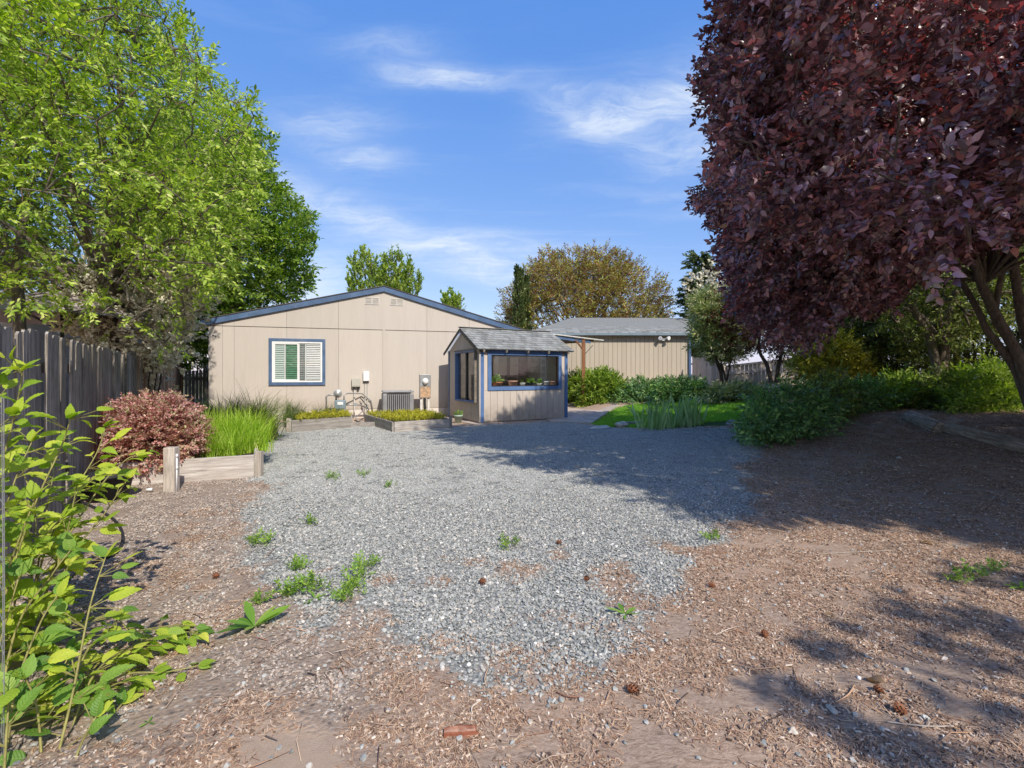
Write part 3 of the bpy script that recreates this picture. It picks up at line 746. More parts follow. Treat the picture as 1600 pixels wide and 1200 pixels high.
MB().tube([(.11, 0, .56), (.11, 0, .70), (.20, .1, .74), (.60, .35, .72), (.85, .4, .5), (.9, .4, .2)], .018, 8).build('pipe', M['pipe'], t, True)
MB().tube([(.16, 0, .42), (.30, 0, .42), (.55, .1, .40), (.75, .2, .3)], .024, 8).build('pipe', M['pipe'], t, True)
MB().box((.42, .04, .42), (.09, .07, .08)).build('valve', M['greymetal'], t)
# loose cables
for i, (a, lab) in enumerate(((0, 'black cable curling down the wall behind the gas meter'), (1, 'grey hose looping beside the gas meter to the ground'))):
    pts = [at(563+a*3, 622+a*2, 14.2), at(569-a*2, 628, 14.1), at(576, 640-a*6, 14.), at(570-a*14, 652, 13.6), at(560-a*2, 660, 13.0), at(554+a*12, 657, 12.9)]
    pts = [Vector((p.x, p.y, max(p.z, .02))) for p in pts]
    MB().tube(pts, .014, 6).build('cable', M['dark' if a == 0 else 'greymetal'], None, True, label=lab, cat='cable')
# condenser
t = thing('air_conditioner', 'grey louvred air conditioning unit by the house wall', 'air conditioner', ((621-800)/F*13.95, 13.95, 0), HA)
bevel(MB().b2((-.40, -.36, .05), (.40, .36, .74)).build('core', M['dark'], t), .05)
bevel(MB().b2((-.43, -.40, .0), (.43, .40, .07)).build('base_pan', M['acgrey'], t), .03)
b = MB()
for sx in (-1, 1):
    for sy in (-1, 1): bevel(MB().b2((sx*.30, sy*.28, .07), (sx*.43, sy*.40, .745)).build('corner_post', M['acgrey'], t), .04, 3)
b = MB()
for k in range(13):
    xx = -.32+k*.64/12
    b.b2((xx-.013, -.395, .09), (xx+.013, -.37, .72)).b2((xx-.013, .37, .09), (xx+.013, .395, .72))
    b.b2((-.425, xx*.92-.012, .09), (-.405, xx*.92+.012, .72)).b2((.405, xx*.92-.012, .09), (.425, xx*.92+.012, .72))
b.build('louvre', M['acgrey'], t)
bevel(ringbox(MB(), -.43, .43, -.40, .40, .06, 0, .05).build('top_rim', M['acgrey'], t), .02)
tr = [o for o in t.children if o.name.startswith('top_rim')][0]; tr.rotation_euler = (PI/2, 0, 0); tr.location = (0, 0, .77)
b = MB()
for r_ in (.08, .16, .24, .32): b.tube([(r_*math.cos(a*PI/12), r_*math.sin(a*PI/12), .765) for a in range(25)], .006, 4, 0, False)
for a in range(8): b.beam((.04*math.cos(a*PI/4), .04*math.sin(a*PI/4), .772), (.37*math.cos(a*PI/4), .36*math.sin(a*PI/4), .772), .008, .008)
b.build('fan_grille', M['dark'], t)
# meter pedestal
t = thing('electric_meter', 'rusty grey electric meter cabinet on legs beside the air conditioner', 'electric meter', ((664-800)/F*14.0, 14.0, 0), HA)
bevel(MB().b2((-.16, -.07, .60), (.16, .08, 1.28)).build('cabinet', M['greymetal'], t), .008)
MB().b2((-.145, -.078, .62), (.145, -.071, .93)).build('lower_door', M['rust'], t, label='rust-stained lower door')
MB().b2((-.145, -.078, .945), (.145, -.071, 1.26)).build('upper_cover', M['greymetal'], t)
mt = MB().lathe((0, 0, 0), [(.0, .09), (.06, .085), (.075, .06), (.085, .02), (.095, .0)], 20).build('meter', M['white'], t, True); mt.location = (.0, -.078, 1.08); mt.rotation_euler = (PI/2, 0, 0)
MB().b2((-.14, -.03, 0), (-.08, .03, .6)).build('leg', M['whited'], t); MB().b2((.07, -.03, 0), (.13, .03, .6)).build('leg', M['whited'], t)
MB().tube([(-.01, 0, .6), (-.01, 0, .45), (.02, 0, .0)], .04, 8).build('conduit', M['dark'], t)

# ---------------------------------------------------------------- raised beds
def bed(name, label, corners, h, mat, posts=(), double=False):
    c = [Vector(p) for p in corners]; ctr = sum(c, Vector())/len(c); ctr.z = 0
    t = thing(name, label, 'planter box', ctr)
    k = len(c)
    for i in range(k):
        a, d = c[i]-ctr, c[(i+1) % k]-ctr; a.z = d.z = 0; e = (d-a).normalized(); L = (d-a).length
        o = MB().b2((0, -.02, -.03), (L-.042, .02, h)).build('plank', mat, t); o.location = a+e*.021; o.rotation_euler = (R(.0), 0, math.atan2(e.y, e.x)); bevel(o, .006)
        bm = o.data
    for p in posts:
        q = Vector(p)-ctr; q.z = 0
        bevel(MB().box((0, 0, h*.5+.01), (.07, .07, h+.06)).build('corner_post', M['post'], t), .004).location = q
    inner = [(p-ctr)*.93 for p in c]
    b = MB(); b.add([(p.x, p.y, h-.05) for p in inner]+[(p.x, p.y, -.02) for p in inner], [tuple(range(k))]+[(i, k+i, k+(i+1) % k, (i+1) % k) for i in range(k)])
    b.build('soil', M['soil'], t); return t, ctr
v = lambda px, py: Vector(((px-800)/F*984.1/(py-HOR), 984.1/(py-HOR), 0))
bl, blc = bed('raised_bed', 'grey plank raised bed holding tall bright grass beside the reddish bush', [v(400, 743.5), v(404, 700)+Vector((-.05, 0, 0)), v(404, 700)+Vector((-1.45, -.35, 0)), v(400, 743.5)+Vector((-1.35, -.62, 0))], .27, M['plank'], [v(405.5, 743)+Vector((0, 0, 0))])
bm_, bmc = bed('raised_bed', 'weathered raised bed in front of the gas meter with long grass and gold cover', [v(453.6, 676), v(549.6, 668.8), v(549.6, 668.8)+Vector((-.55, 1.45, 0)), v(453.6, 676)+Vector((-.55, 1.3, 0))], .27, M['plank'], [v(451, 675.5)])
br_, brc = bed('raised_bed', 'splayed raised bed full of gold ground cover in front of the air conditioner', [v(614.5, 676), v(702.8, 669.7), v(702.8, 669.7)+Vector((-.95, 1.75, 0)), v(570, 661)+Vector((0, 0, 0))], .235, M['plank'], [v(704, 669.2)])
# small timber piece left of the middle bed
bevel(MB().box((0, 0, .09), (.62, .14, .18), Euler((0, 0, .08)).to_matrix()).build('timber_block', M['plank'], None, label='short weathered timber lying by the house wall left of the bed', cat='timber')).location = v(430, 672)
bevel(MB().box((0, 0, .05), (.9, .12, .12), Euler((0, 0, .25)).to_matrix()).build('timber_block', M['plank'], None, label='low timber between the two back raised beds', cat='timber')).location = v(563, 667)
def inpoly(c, k):
    c = [Vector(p) for p in c]; out = []
    for _ in range(k):
        a, b_ = rng.uniform(0, 1, 2); p = c[0]*(1-a)*(1-b_)+c[1]*a*(1-b_)+c[2]*a*b_+c[3]*(1-a)*b_; out.append(p)
    return np.array(out)
M['gold'] = leaf_mat('gold_cover', [(0, (.16, .20, .015)), (.5, (.42, .42, .025)), (1, (.62, .55, .06))], .3, (1.2, 1.2, .5))
c_gold = sprigs('gold', [M['gold'], M['cane']], 5, nleaf=14, length=.10, L=.026, Wd=.014, kind='oval', spread=1.3, segs=2, twig=.001)
def cover(label, corners, h, parent_bed, k=700):
    P = inpoly(corners, k); cc = P.mean(0); P = cc+(P-cc)*.95
    P[:, 2] = h-.04+rng.uniform(0, .08, k)*(.4+fbm(P[:, 0], P[:, 1], 4, 5))
    D = rng.normal(0, .55, (k, 3)); D[:, 2] = 1
    scatter('ground_cover', P, orient(D, 1.), rng.uniform(.7, 1.3, k), c_gold, label=label, cat='ground cover', kind='stuff')
cover('gold ground cover filling the splayed bed by the air conditioner', [v(614.5, 676), v(702.8, 669.7), v(702.8, 669.7)+Vector((-.95, 1.75, 0)), v(570, 661)], .235, br_, 1100)
cover('gold ground cover along the middle bed by the gas meter', [v(453.6, 676)+Vector((.1, 0, 0)), v(549.6, 668.8), v(549.6, 668.8)+Vector((-.55, 1.2, 0)), v(453.6, 676)+Vector((-.4, 1.1, 0))], .27, bm_, 600)

# grasses ------------------------------------------------------------------
M['brightgrass'] = leaf_mat('bright_grass', [(0, (.20, .32, .02)), (.5, (.34, .50, .05)), (.93, (.55, .68, .14)), (1, (.66, .58, .30))], .4)
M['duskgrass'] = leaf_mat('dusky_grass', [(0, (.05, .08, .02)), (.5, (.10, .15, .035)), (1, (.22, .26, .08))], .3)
M['iris'] = leaf_mat('iris_blade', [(0, (.20, .33, .14)), (.5, (.32, .48, .22)), (1, (.48, .62, .34))], .25)
def tuft_mesh(seed, k, h, w, lean, mat, spread=.05):
    r = random.Random(seed); b = MB()
    for i in range(k):
        vv, ff = blade(r, h*r.uniform(.55, 1.15), w, lean*r.uniform(.2, 1.5), 5)
        o = Vector((r.gauss(0, spread), r.gauss(0, spread), 0)); b.add([p+o for p in vv], ff)
    return b.mesh('tuft', mat, True)
c_bright = make_coll('bright_tufts', [tuft_mesh(i, 26, .56, .009, .55, M['brightgrass']) for i in range(5)])
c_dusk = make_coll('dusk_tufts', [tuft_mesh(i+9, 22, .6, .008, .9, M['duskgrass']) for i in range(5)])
def grass_patch(name, label, center, rad, k, coll, s=1., z0=0., kind=None, cat='grass clump'):
    a = rng.uniform(0, 6.28, k); q = np.sqrt(rng.uniform(0, 1, k)); P = np.stack([center[0]+rad[0]*q*np.cos(a), center[1]+rad[1]*q*np.sin(a), np.full(k, z0)], 1)
    D = np.stack([q*np.cos(a)*.45, q*np.sin(a)*.45, np.ones(k)], 1)
    tilt = np.stack([-D[:, 1]*.7, D[:, 0]*.7, rng.uniform(0, 6.28, k)], 1)
    return scatter(name, P, tilt, rng.uniform(.75, 1.15, k)*s*(1.05-.25*q), coll, base=(center[0], center[1], z0), label=label, cat=cat, kind=kind)
c0 = at(352, 700, 6.75)
grass_patch('tall_grass', 'tall bright green grass clump growing out of the left raised bed', (c0.x, 6.75), (.50, .55), 190, c_bright, 1.22, .20)
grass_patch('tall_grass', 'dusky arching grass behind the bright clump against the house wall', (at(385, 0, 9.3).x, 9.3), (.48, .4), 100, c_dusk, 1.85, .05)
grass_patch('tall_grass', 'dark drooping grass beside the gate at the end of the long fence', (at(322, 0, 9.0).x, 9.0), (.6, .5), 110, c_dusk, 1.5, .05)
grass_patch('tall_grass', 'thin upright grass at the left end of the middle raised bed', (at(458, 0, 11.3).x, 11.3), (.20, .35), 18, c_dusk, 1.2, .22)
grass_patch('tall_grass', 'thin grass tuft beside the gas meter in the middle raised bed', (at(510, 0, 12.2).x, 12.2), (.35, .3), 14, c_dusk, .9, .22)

# iris clumps: every blade a part
def iris_blade_mesh(seed, h=.62, w=.045):
    r = random.Random(seed); v = []; f = []; seg = 7; ln = r.uniform(.1, .5)
    for i in range(seg+1):
        t = i/seg; ww = w/2*(1-t**2.2)*(.8+.4*math.sin(PI*t)) if i < seg else 0
        y = ln*h*t**2.2*.8; z = h*t*(1-.18*ln*t)
        if i == seg: v.append((0, y, z))
        else: v += [(-ww, y, z), (0, y-.004, z), (ww, y, z)]
    for i in range(seg-1):
        for k in (0, 1): f.append((3*i+k, 3*i+k+1, 3*i+4+k, 3*i+3+k))
    f += [(3*(seg-1), 3*(seg-1)+1, 3*seg), (3*(seg-1)+1, 3*(seg-1)+2, 3*seg)]
    return MB().add(v, f).mesh('blade', M['iris'], True)
IB = [iris_blade_mesh(i) for i in range(7)]
def iris(label, px, py, k, rad, s=1.):
    g0 = gp(px, py); t = thing('iris_clump', label, 'iris', g0)
    for i in range(k):
        a = random.uniform(0, 6.28); q = rad*math.sqrt(random.random())
        place('blade', random.choice(IB), t, (q*math.cos(a), q*math.sin(a)*.7, -.01), (random.gauss(0, .12), random.gauss(0, .12)+.35*q/rad*math.cos(a), random.uniform(0, 6.28)), [s*random.uniform(.7, 1.15)]*3)
iris('wide iris clump of blue-green blades at the lawn edge', 1035, 669, 75, .55, 1.15)
iris('taller narrow iris clump right of the wide one at the lawn edge', 1082, 666, 45, .28, 1.25)

# ---------------------------------------------------------------- greenhouse
GA = math.atan2(.4746, .88); GO = (-.83, 12.6); GW, GD = 2.74, 2.22
guz = frame(GO, GA)
gh = thing('garden_house', 'small beige garden house with blue framed windows and grey shingle roof', 'garden shed', (GO[0], GO[1], 0), GA)
EZ, PZ = 1.98, 2.55
fx0, fx1 = guz(761.5, 580)[0], guz(876.5, 580)[0]; fz0, fz1 = .86, 1.90
# front wall boards around the window
nb = 14
def vboards(x0, x1, z0, z1, y, nm, par, mat, t=.014, step=.2):
    k = max(1, round((x1-x0)/step))
    for i in range(k):
        a = x0+(x1-x0)*i/k+.004; c = x0+(x1-x0)*(i+1)/k-.004
        MB().b2((a, y-t, z0), (c, y, z1)).build('siding_board', mat, par)
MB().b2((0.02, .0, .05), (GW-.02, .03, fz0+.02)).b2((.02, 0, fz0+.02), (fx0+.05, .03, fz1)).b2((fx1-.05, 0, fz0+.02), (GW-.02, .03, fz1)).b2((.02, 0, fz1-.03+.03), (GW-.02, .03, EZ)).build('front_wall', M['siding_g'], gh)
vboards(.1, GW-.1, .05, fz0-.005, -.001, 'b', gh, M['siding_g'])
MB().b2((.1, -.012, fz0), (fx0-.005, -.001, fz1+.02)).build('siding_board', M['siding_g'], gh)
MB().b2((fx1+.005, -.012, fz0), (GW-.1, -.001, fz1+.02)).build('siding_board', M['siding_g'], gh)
MB().b2((0, -.03, .03), (.1, -.0005, EZ)).build('corner_board', M['blueL'], gh); MB().b2((GW-.1, -.03, .03), (GW, -.0005, EZ)).build('corner_board', M['blueL'], gh)
fw = ringbox(MB(), fx0, fx1, fz0, fz1, .10, -.04, -.001).build('front_window', M['blueL'], gh)
MB().b2((fx0+.1, -.06, fz1+.001), (fx1-.1+.1, -.0, EZ-.02)).build('header', M['blueL'], fw)
ringbox(MB(), fx0+.101, fx1-.101, fz0+.101, fz1-.101, .025, -.02, .02).build('sash', M['dark'], fw)
MB().b2((fx0+.126, .004, fz0+.126), (fx1-.126, .008, fz1-.126)).build('pane', M['glass'], fw)
MB().b2((fx0, .031, fz0+.06), (fx1, .30, fz0+.09)).build('sill', M['whited'], fw)
# side wall (local x=0 plane, faces -x): gable polygon with window opening
sy0, sy1, sz0, sz1 = .22, 1.52, .58, 1.88
def roofz(y): return EZ+(PZ-EZ)*(1-abs(y-GD/2)/(GD/2))
def sideboards(x0, x1, par):
    k = 14
    for i in range(k):
        a = GD*i/k+.004; c = GD*(i+1)/k-.004; m_ = (a+c)/2
        segs_ = [(.05, None)] if (m_ < sy0 or m_ > sy1) else [(.05, sz0), (sz1, None)]
        for z0, z1 in segs_:
            za, zc = (roofz(a)-.02, roofz(c)-.02) if z1 is None else (z1, z1)
            vv = [(x0, a, z0), (x0, c, z0), (x0, c, zc), (x0, a, za), (x1, a, z0), (x1, c, z0), (x1, c, zc), (x1, a, za)]
            MB().add(vv, [(0, 3, 2, 1), (4, 5, 6, 7), (0, 1, 5, 4), (1, 2, 6, 5), (2, 3, 7, 6), (3, 0, 4, 7)]).build('siding_board', M['siding_g'], par)
sideboards(-.014, 0.0, gh)
MB().b2((0.001, 0.031, .05), (.02, sy0, EZ)).b2((.001, sy1, .05), (.02, GD, EZ)).b2((.001, sy0, .05), (.02, sy1, sz0)).b2((.001, sy0, sz1), (.02, sy1, EZ)).build('side_wall', M['siding_g'], gh)
MB().b2((-.035, -.03, .03), (-.0005, .07, EZ)).build('corner_board', M['siding_g'], gh)
MB().b2((-.03, GD-.08, .03), (-.015, GD+.02, EZ)).build('corner_board', M['blue'], gh)
sw = MB()
T2 = .05
sw.b2((-.085, sy0-T2, sz0-T2), (.05, sy1+T2, sz0)).b2((-.085, sy0-T2, sz1), (.05, sy1+T2, sz1+T2)).b2((-.085, sy1, sz0), (.05, sy1+T2, sz1)).b2((-.085, sy0-T2, sz0), (.05, sy0, sz1))
sw = sw.build('side_window', M['blueL'], gh)
MB().b2((-.10, sy0-T2-.03, sz1+T2+.001), (-.015, sy1+T2+.03, sz1+T2+.03)).b2((-.10, sy0-T2-.03, sz0-T2), (-.015, sy0-T2-.001, sz1+T2)).build('trim', M['eaves'], sw)
MB().b2((-.03, (sy0+sy1)/2-.03, sz0), (.04, (sy0+sy1)/2+.03, sz1)).build('mullion', M['dark'], sw)
MB().b2((.0, sy0, sz0), (.006, (sy0+sy1)/2-.031, sz1)).b2((.0, (sy0+sy1)/2+.031, sz0), (.006, sy1, sz1)).build('pane', M['glass'], sw)
# back, right walls, floor
MB().b2((.0, GD-.02, .05), (GW, GD, EZ)).build('back_wall', M['interior'], gh)
MB().add([(GW-.02, 0.03, .05), (GW-.02, GD-.02, .05), (GW-.02, GD-.02, EZ), (GW-.02, GD/2, PZ-.03), (GW-.02, .03, EZ), (GW, .03, .05), (GW, GD-.02, .05), (GW, GD-.02, EZ), (GW, GD/2, PZ-.03), (GW, .03, EZ)], [(4, 3, 2, 1, 0), (5, 6, 7, 8, 9), (0, 1, 6, 5), (1, 2, 7, 6), (2, 3, 8, 7), (3, 4, 9, 8), (4, 0, 5, 9)]).build('end_wall', M['siding_g'], gh)
MB().b2((.0, 0, .01), (GW, GD, .05)).build('floor', M['interior'], gh)
bevel(MB().b2((1.42, GD-.42, 1.26), (2.14, GD-.06, 1.80)).build('cupboard', M['cream'], gh), .006)
cb = [o for o in gh.children if o.name.startswith('cupboard')][0]
MB().b2((1.777, GD-.424, 1.28), (1.785, GD-.4205, 1.62)).build('door_gap', M['dark'], cb)
MB().b2((2.04, GD-.435, 1.55), (2.07, GD-.421, 1.58)).build('knob', M['dark'], cb)
dr = MB().b2((GW-.07, 1.00, .08), (GW-.022, 1.34, 1.93)).build('door', M['white'], gh)
for z in (1.2, 1.4, 1.6): MB().b2((GW-.078, 1.08, z), (GW-.071, 1.26, z+.13)).build('door_panel', M['whited'], dr)
MB().b2((GW-.06, .50, .08), (GW-.022, .96, 1.93)).build('inner_panel', M['siding_far'], gh)
MB().b2((GW-.10, .32, .08), (GW-.022, .42, 1.93)).build('inner_post', M['redwood'], gh)
MB().b2((.7, .9, .1), (.78, .98, 1.9)).b2((1.45, 1.2, .1), (1.52, 1.27, 1.9)).build('inner_frame', M['eaves'], gh)
_m, _n = material('fill_light_roof_sheet'); _n.new('ShaderNodeOutputMaterial', {'Surface': _n.new('ShaderNodeMixShader', {0: .8, 1: _n.new('ShaderNodeBsdfDiffuse', {'Color': (.8, .8, .78)}).outputs[0], 2: _n.new('ShaderNodeBsdfTranslucent', {'Color': (.92, .92, .9)}).outputs[0]}).outputs[0]}); M['fill_sheet'] = _m  # unseen back roof slope made translucent, added to light the interior
# roof: decks, shingles, rafters
rp = math.atan2(PZ-EZ, GD/2); sl = math.hypot(PZ-EZ, GD/2); OVF = .16; OVS = .12
for side in (0, 1):
    L_ = sl+OVF
    cy = math.cos(rp); sy_ = math.sin(rp)
    rt_ = bpy.data.objects.new('roof', MB().b2((-OVS, 0, 0), (GW+OVS, L_, .025 if side == 0 else .012)).mesh('roof', M['eaves'] if side == 0 else M['fill_sheet'])); COL.objects.link(rt_); rt_.parent = gh
    if side == 0: rt_.location = (0, -OVF*cy, EZ-OVF*sy_+.01); rt_.rotation_euler = (rp, 0, 0)
    else: rt_.location = (GW, GD+OVF*cy, EZ-OVF*sy_+.01); rt_.rotation_euler = (rp, 0, PI)
    rows = 9; cw = (GW+2*OVS+.04)/17
    for r_ in range(rows if side == 0 else 0):
        y0 = r_*L_/rows-.012; off_ = (r_ % 2)*cw*.5
        for k in range(18):
            a = -OVS-.02+k*cw-off_+random.uniform(-.01, .01); c = a+cw-.006
            a = max(a, -OVS-.02); c = min(c, GW+OVS+.02)
            if c-a < .02: continue
            th = random.uniform(.010, .018)
            vv = [(a, y0, .0255+.004*(r_ > 0)), (c, y0, .0255+.004*(r_ > 0)), (c, y0+L_/rows+.03, .0255), (a, y0+L_/rows+.03, .0255), (a, y0, .034+th), (c, y0, .034+th), (c, y0+L_/rows+.03, .030), (a, y0+L_/rows+.03, .030)]
            o = MB().add(vv, [(0, 3, 2, 1), (4, 5, 6, 7), (0, 1, 5, 4), (1, 2, 6, 5), (2, 3, 7, 6), (3, 0, 4, 7)]).build('shingle', M['shingle'], rt_)
for k in range(5):
    x_ = .05+k*(GW-.1)/4
    MB().box((x_, -.08, EZ-.06), (.045, .17, .06), Euler((rp, 0, 0)).to_matrix()).build('rafter_end', M['post'], gh)
MB().b2((-.02, -.036, EZ-.115), (GW+.02, -.031, EZ-.03)).build('eave_board', M['eaves'], gh)
for s_ in (0, 1):
    y_a, z_a = (-OVF*math.cos(rp), EZ-OVF*math.sin(rp)) if s_ == 0 else (GD+OVF*math.cos(rp), EZ-OVF*math.sin(rp))
    MB().beam((-OVS-.005, y_a, z_a-.03), (-OVS-.005, GD/2, PZ-.03), .018, .075).build('rake_board', M['dark'] if s_ else M['eaves'], gh)
MB().beam((-OVS-.02, GD/2-.0, PZ+.055), (GW+OVS+.02, GD/2, PZ+.055), .16, .012).build('ridge_cap', M['shingle'], gh)
def gloc(u, y, z): return (GO[0]+u*math.cos(GA)-y*math.sin(GA), GO[1]+u*math.sin(GA)+y*math.cos(GA), z)
# pots
M['leafg'] = leaf_mat('house_plant_leaf', [(0, (.07, .16, .03)), (.5, (.16, .30, .06)), (1, (.35, .48, .16))], .35)
pot_sprig = [sprig_mesh('potleaf', [M['leafg'], M['cane']], nleaf=8, length=.12, L=.055, Wd=.035, seed=i) for i in range(3)]
def pot(label, loc, r, h, mat, plant=6, ps=1., name='flower_pot', pale=False):
    t = thing(name, label, 'plant pot', loc)
    MB().lathe((0, 0, 0), [(0, 0), (r*.68, 0), (r*.92, h*.78), (r*1.0, h*.78), (r*1.02, h), (r*.9, h), (r*.86, h*.85), (0, h*.85)], 20).build('pot', mat, t, True)
    if plant:
        pl = MB().lathe((0, 0, 0), [(r*.84, h*.88), (0, h*.9)], 12).build('soil', M['soil'], t)
        for i in range(plant):
            a = random.uniform(0, 6.28)
            place('foliage', random.choice(pot_sprig), t, (r*.35*math.cos(a), r*.35*math.sin(a), h*.85), (random.uniform(.4, 1.5), 0, a), [ps*random.uniform(.8, 1.2)]*3)
    return t
shz = fz0+.091
pot('orange terracotta bowl with leafy plant at the left of the sill', gloc(.58, .16, shz), .15, .13, M['terracotta'], 14, 1.3)
pot('empty pale terracotta pot second from left on the sill', gloc(1.05, .16, shz), .14, .16, M['terrapale'], 0)
pot('small white pot beside the pale terracotta pot', gloc(1.36, .15, shz), .075, .10, M['white'], 2, .6)
pot('dark pot with spiky green plant in the middle of the sill', gloc(1.62, .16, shz), .09, .11, M['dark'], 9, 1.3)
pot('small white pot with sprawling plant on the sill', gloc(1.90, .16, shz), .07, .08, M['white'], 7, 1.0)
pot('patterned white pot near the right end of the sill', gloc(2.14, .16, shz), .08, .14, M['white'], 1, .4)
pot('pale pink pot at the right end of the sill', gloc(2.33, .15, shz), .07, .14, M['terrapale'], 0)
g0 = v(716, 661)
pot('pale green glazed pot with plant on the ground beside the garden house', (g0.x, g0.y, 0), .12, .22, simple_mat('pale_green_glaze', (.36, .44, .36), .35), 8, 1.1)
# base slab edge
MB().b2((-.25, -.12, -.02), (GW+.1, GD+.1, .012)).build('slab', M['concrete'], gh)

# ---------------------------------------------------------------- patio cover
A = Vector((.42, 16.1, 2.72)); B = Vector((3.45, 18.2, 2.54)); back = Vector((-.9, 2.6, .06))
pc_ = thing('patio_cover', 'thin flat patio roof between the house and the garage on a wooden post', 'patio cover', (2.9, 18.6, 0))
pcm = Matrix.Translation(-Vector((2.9, 18.6, 0)))
def quadslab(b, a, c, bk, th, mi=0):
    vv = [a, c, c+bk, a+bk]; vv = vv+[p+Vector((0, 0, th)) for p in vv]; b.add([pcm @ p for p in vv], [(3, 2, 1, 0), (4, 5, 6, 7), (0, 1, 5, 4), (1, 2, 6, 5), (2, 3, 7, 6), (3, 0, 4, 7)], mi)
b = MB(); quadslab(b, A, B, back, .035); b.build('roof_sheet', M['whited'], pc_)
b = MB(); b.beam(pcm @ (A+Vector((.1, .12, -.06))), pcm @ (B+Vector((-.55, -.25, -.06))), .05, .11); b.build('beam', M['blue'], pc_)
for k in range(7):
    q = A.lerp(B, .08+k*.13)+Vector((0, .15, -.03)); MB().beam(pcm @ q, pcm @ (q+back*.9), .04, .055).build('rafter', M['eaves'], pc_)
pb = gp(911.5, 634); ph = Vector((911.5-800, 0, 0))
pbx, pby = pb.x, pb.y
ptop = CAMH+(HOR-534)/F*pby
bevel(MB().b2((pbx-.055-2.9, pby-.055-18.6, pb.z-.05), (pbx+.055-2.9, pby+.055-18.6, 2.52)).build('post', M['redwood'], pc_), .006)
MB().beam((pbx-2.9, pby-18.6, 2.15), (pbx-2.9-.3, pby-18.6-.1, 2.50), .05, .05).build('brace', M['redwood'], pc_)
MB().beam((pbx-2.9+.05, pby-18.6, 2.0), (pbx-2.9+.34, pby-18.6, 2.32), .02, .02).build('bracket', M['dark'], pc_)

# ---------------------------------------------------------------- garage
GY0 = 21.6
ga = thing('garage', 'long tan board garage with hipped grey shingle roof behind the patio', 'garage', ((885-800)/F*GY0, GY0, 0), R(1.0))
gl = (1079-885)/F*GY0+1.2; gx0 = -1.6
gw_l, gw_r = gx0, (1079-885)/F*GY0
ez = CAMH+(HOR-521)/F*GY0; gb = .6
k = int((gw_r-gw_l)/.2)
for i in range(k):
    a = gw_l+(gw_r-gw_l)*i/k+.006; c = gw_l+(gw_r-gw_l)*(i+1)/k-.006
    MB().b2((a, -.02, gb), (c, 0, ez)).build('siding_board', M['siding_far'], ga)
MB().b2((gw_l, .001, gb), (gw_r, 6, ez)).build('wall', M['seam'], ga)
MB().b2((gw_r-.03, -.035, gb), (gw_r+.05, -.021, ez)).build('corner_board', M['blue'], ga)
rz_t = CAMH+(HOR-496)/F*(GY0+2.9); ro = .22; ro2 = 1.5
rv = [(gw_l-ro, -ro, ez), (gw_r+ro2, -ro, ez), (gw_r+ro2, 3., rz_t), (gw_l+2.3, 3., rz_t), (gw_r+ro2, 6+ro, ez), (gw_l-ro, 6+ro, ez)]
rv = rv+[(a, c, z-.08) for a, c, z in rv]
gr = MB().add(rv, [(0, 1, 2, 3), (3, 2, 4, 5), (0, 3, 5), (6, 9, 8, 7), (9, 11, 10, 8), (6, 11, 9), (0, 6, 7, 1), (1, 7, 8, 2), (2, 8, 10, 4), (4, 10, 11, 5), (5, 11, 6, 0)]).build('roof', M['shingle'], ga)
b = MB(); nrow = 16; sv = Vector((0, 3.35, rz_t-ez)); 
for r_ in range(nrow):
    t0 = r_/nrow; t1 = (r_+1)/nrow
    xl0 = gw_l-ro+(2.3+ro)*t0; w_ = gw_r+ro2-xl0; kk = int(w_/.3)
    for q in range(kk):
        a = xl0+w_*q/kk+random.uniform(-.04, .04)+(.15 if r_ % 2 else 0); c = a+w_/kk-.012
        if c > gw_r+ro2: c = gw_r+ro2
        if c <= a: continue
        y0_ = -ro+sv.y*t0; z0_ = ez+sv.z*t0; y1_ = -ro+sv.y*t1; z1_ = ez+sv.z*t1; h_ = random.uniform(.012, .022)
        b.add([(a, y0_-.01, z0_+h_), (c, y0_-.01, z0_+h_), (c, y1_, z1_+.006), (a, y1_, z1_+.006), (a, y0_-.01, z0_), (c, y0_-.01, z0_)], [(0, 1, 2, 3), (4, 5, 1, 0)])
b.build('shingle', M['shingle'], gr, kind='stuff')
MB().b2((gw_l-ro, -ro-.09, ez-.10), (gw_r+ro2, -ro-.002, ez+.0)).build('gutter', M['gas'], ga)
MB().tube([(gw_r-.1, -ro-.03, ez-.08), (gw_r-.05, -.09, ez-.35), (gw_r-.05, -.08, gb+.1)], .035, 8).build('downspout', M['blue'], ga)
fl = thing('flood_light', 'white twin flood light under the garage eaves', 'lamp', (ga.location.x+(1036-885)/F*GY0, GY0-.03, CAMH+(HOR-530.5)/F*GY0), R(1))
MB().box((0, -.02, .0), (.14, .04, .10)).build('base', M['white'], fl)
for s_ in (-1, 1):
    o = MB().lathe((0, 0, 0), [(0, -.08), (.05, -.06), (.09, .08), (.085, .085), (0, .05)], 14).build('lamp_head', M['white'], fl, True); o.location = (s_*.16, -.12, .05); o.rotation_euler = (R(100), 0, s_*.5)
for s_ in (-1, 1): MB().tube([(0, -.04, 0), (s_*.08, -.08, .02), (s_*.16, -.10, .04)], .015, 6).build('arm', M['white'], fl)
# long lumber: dark gap box between house and garden house comes from real shadow

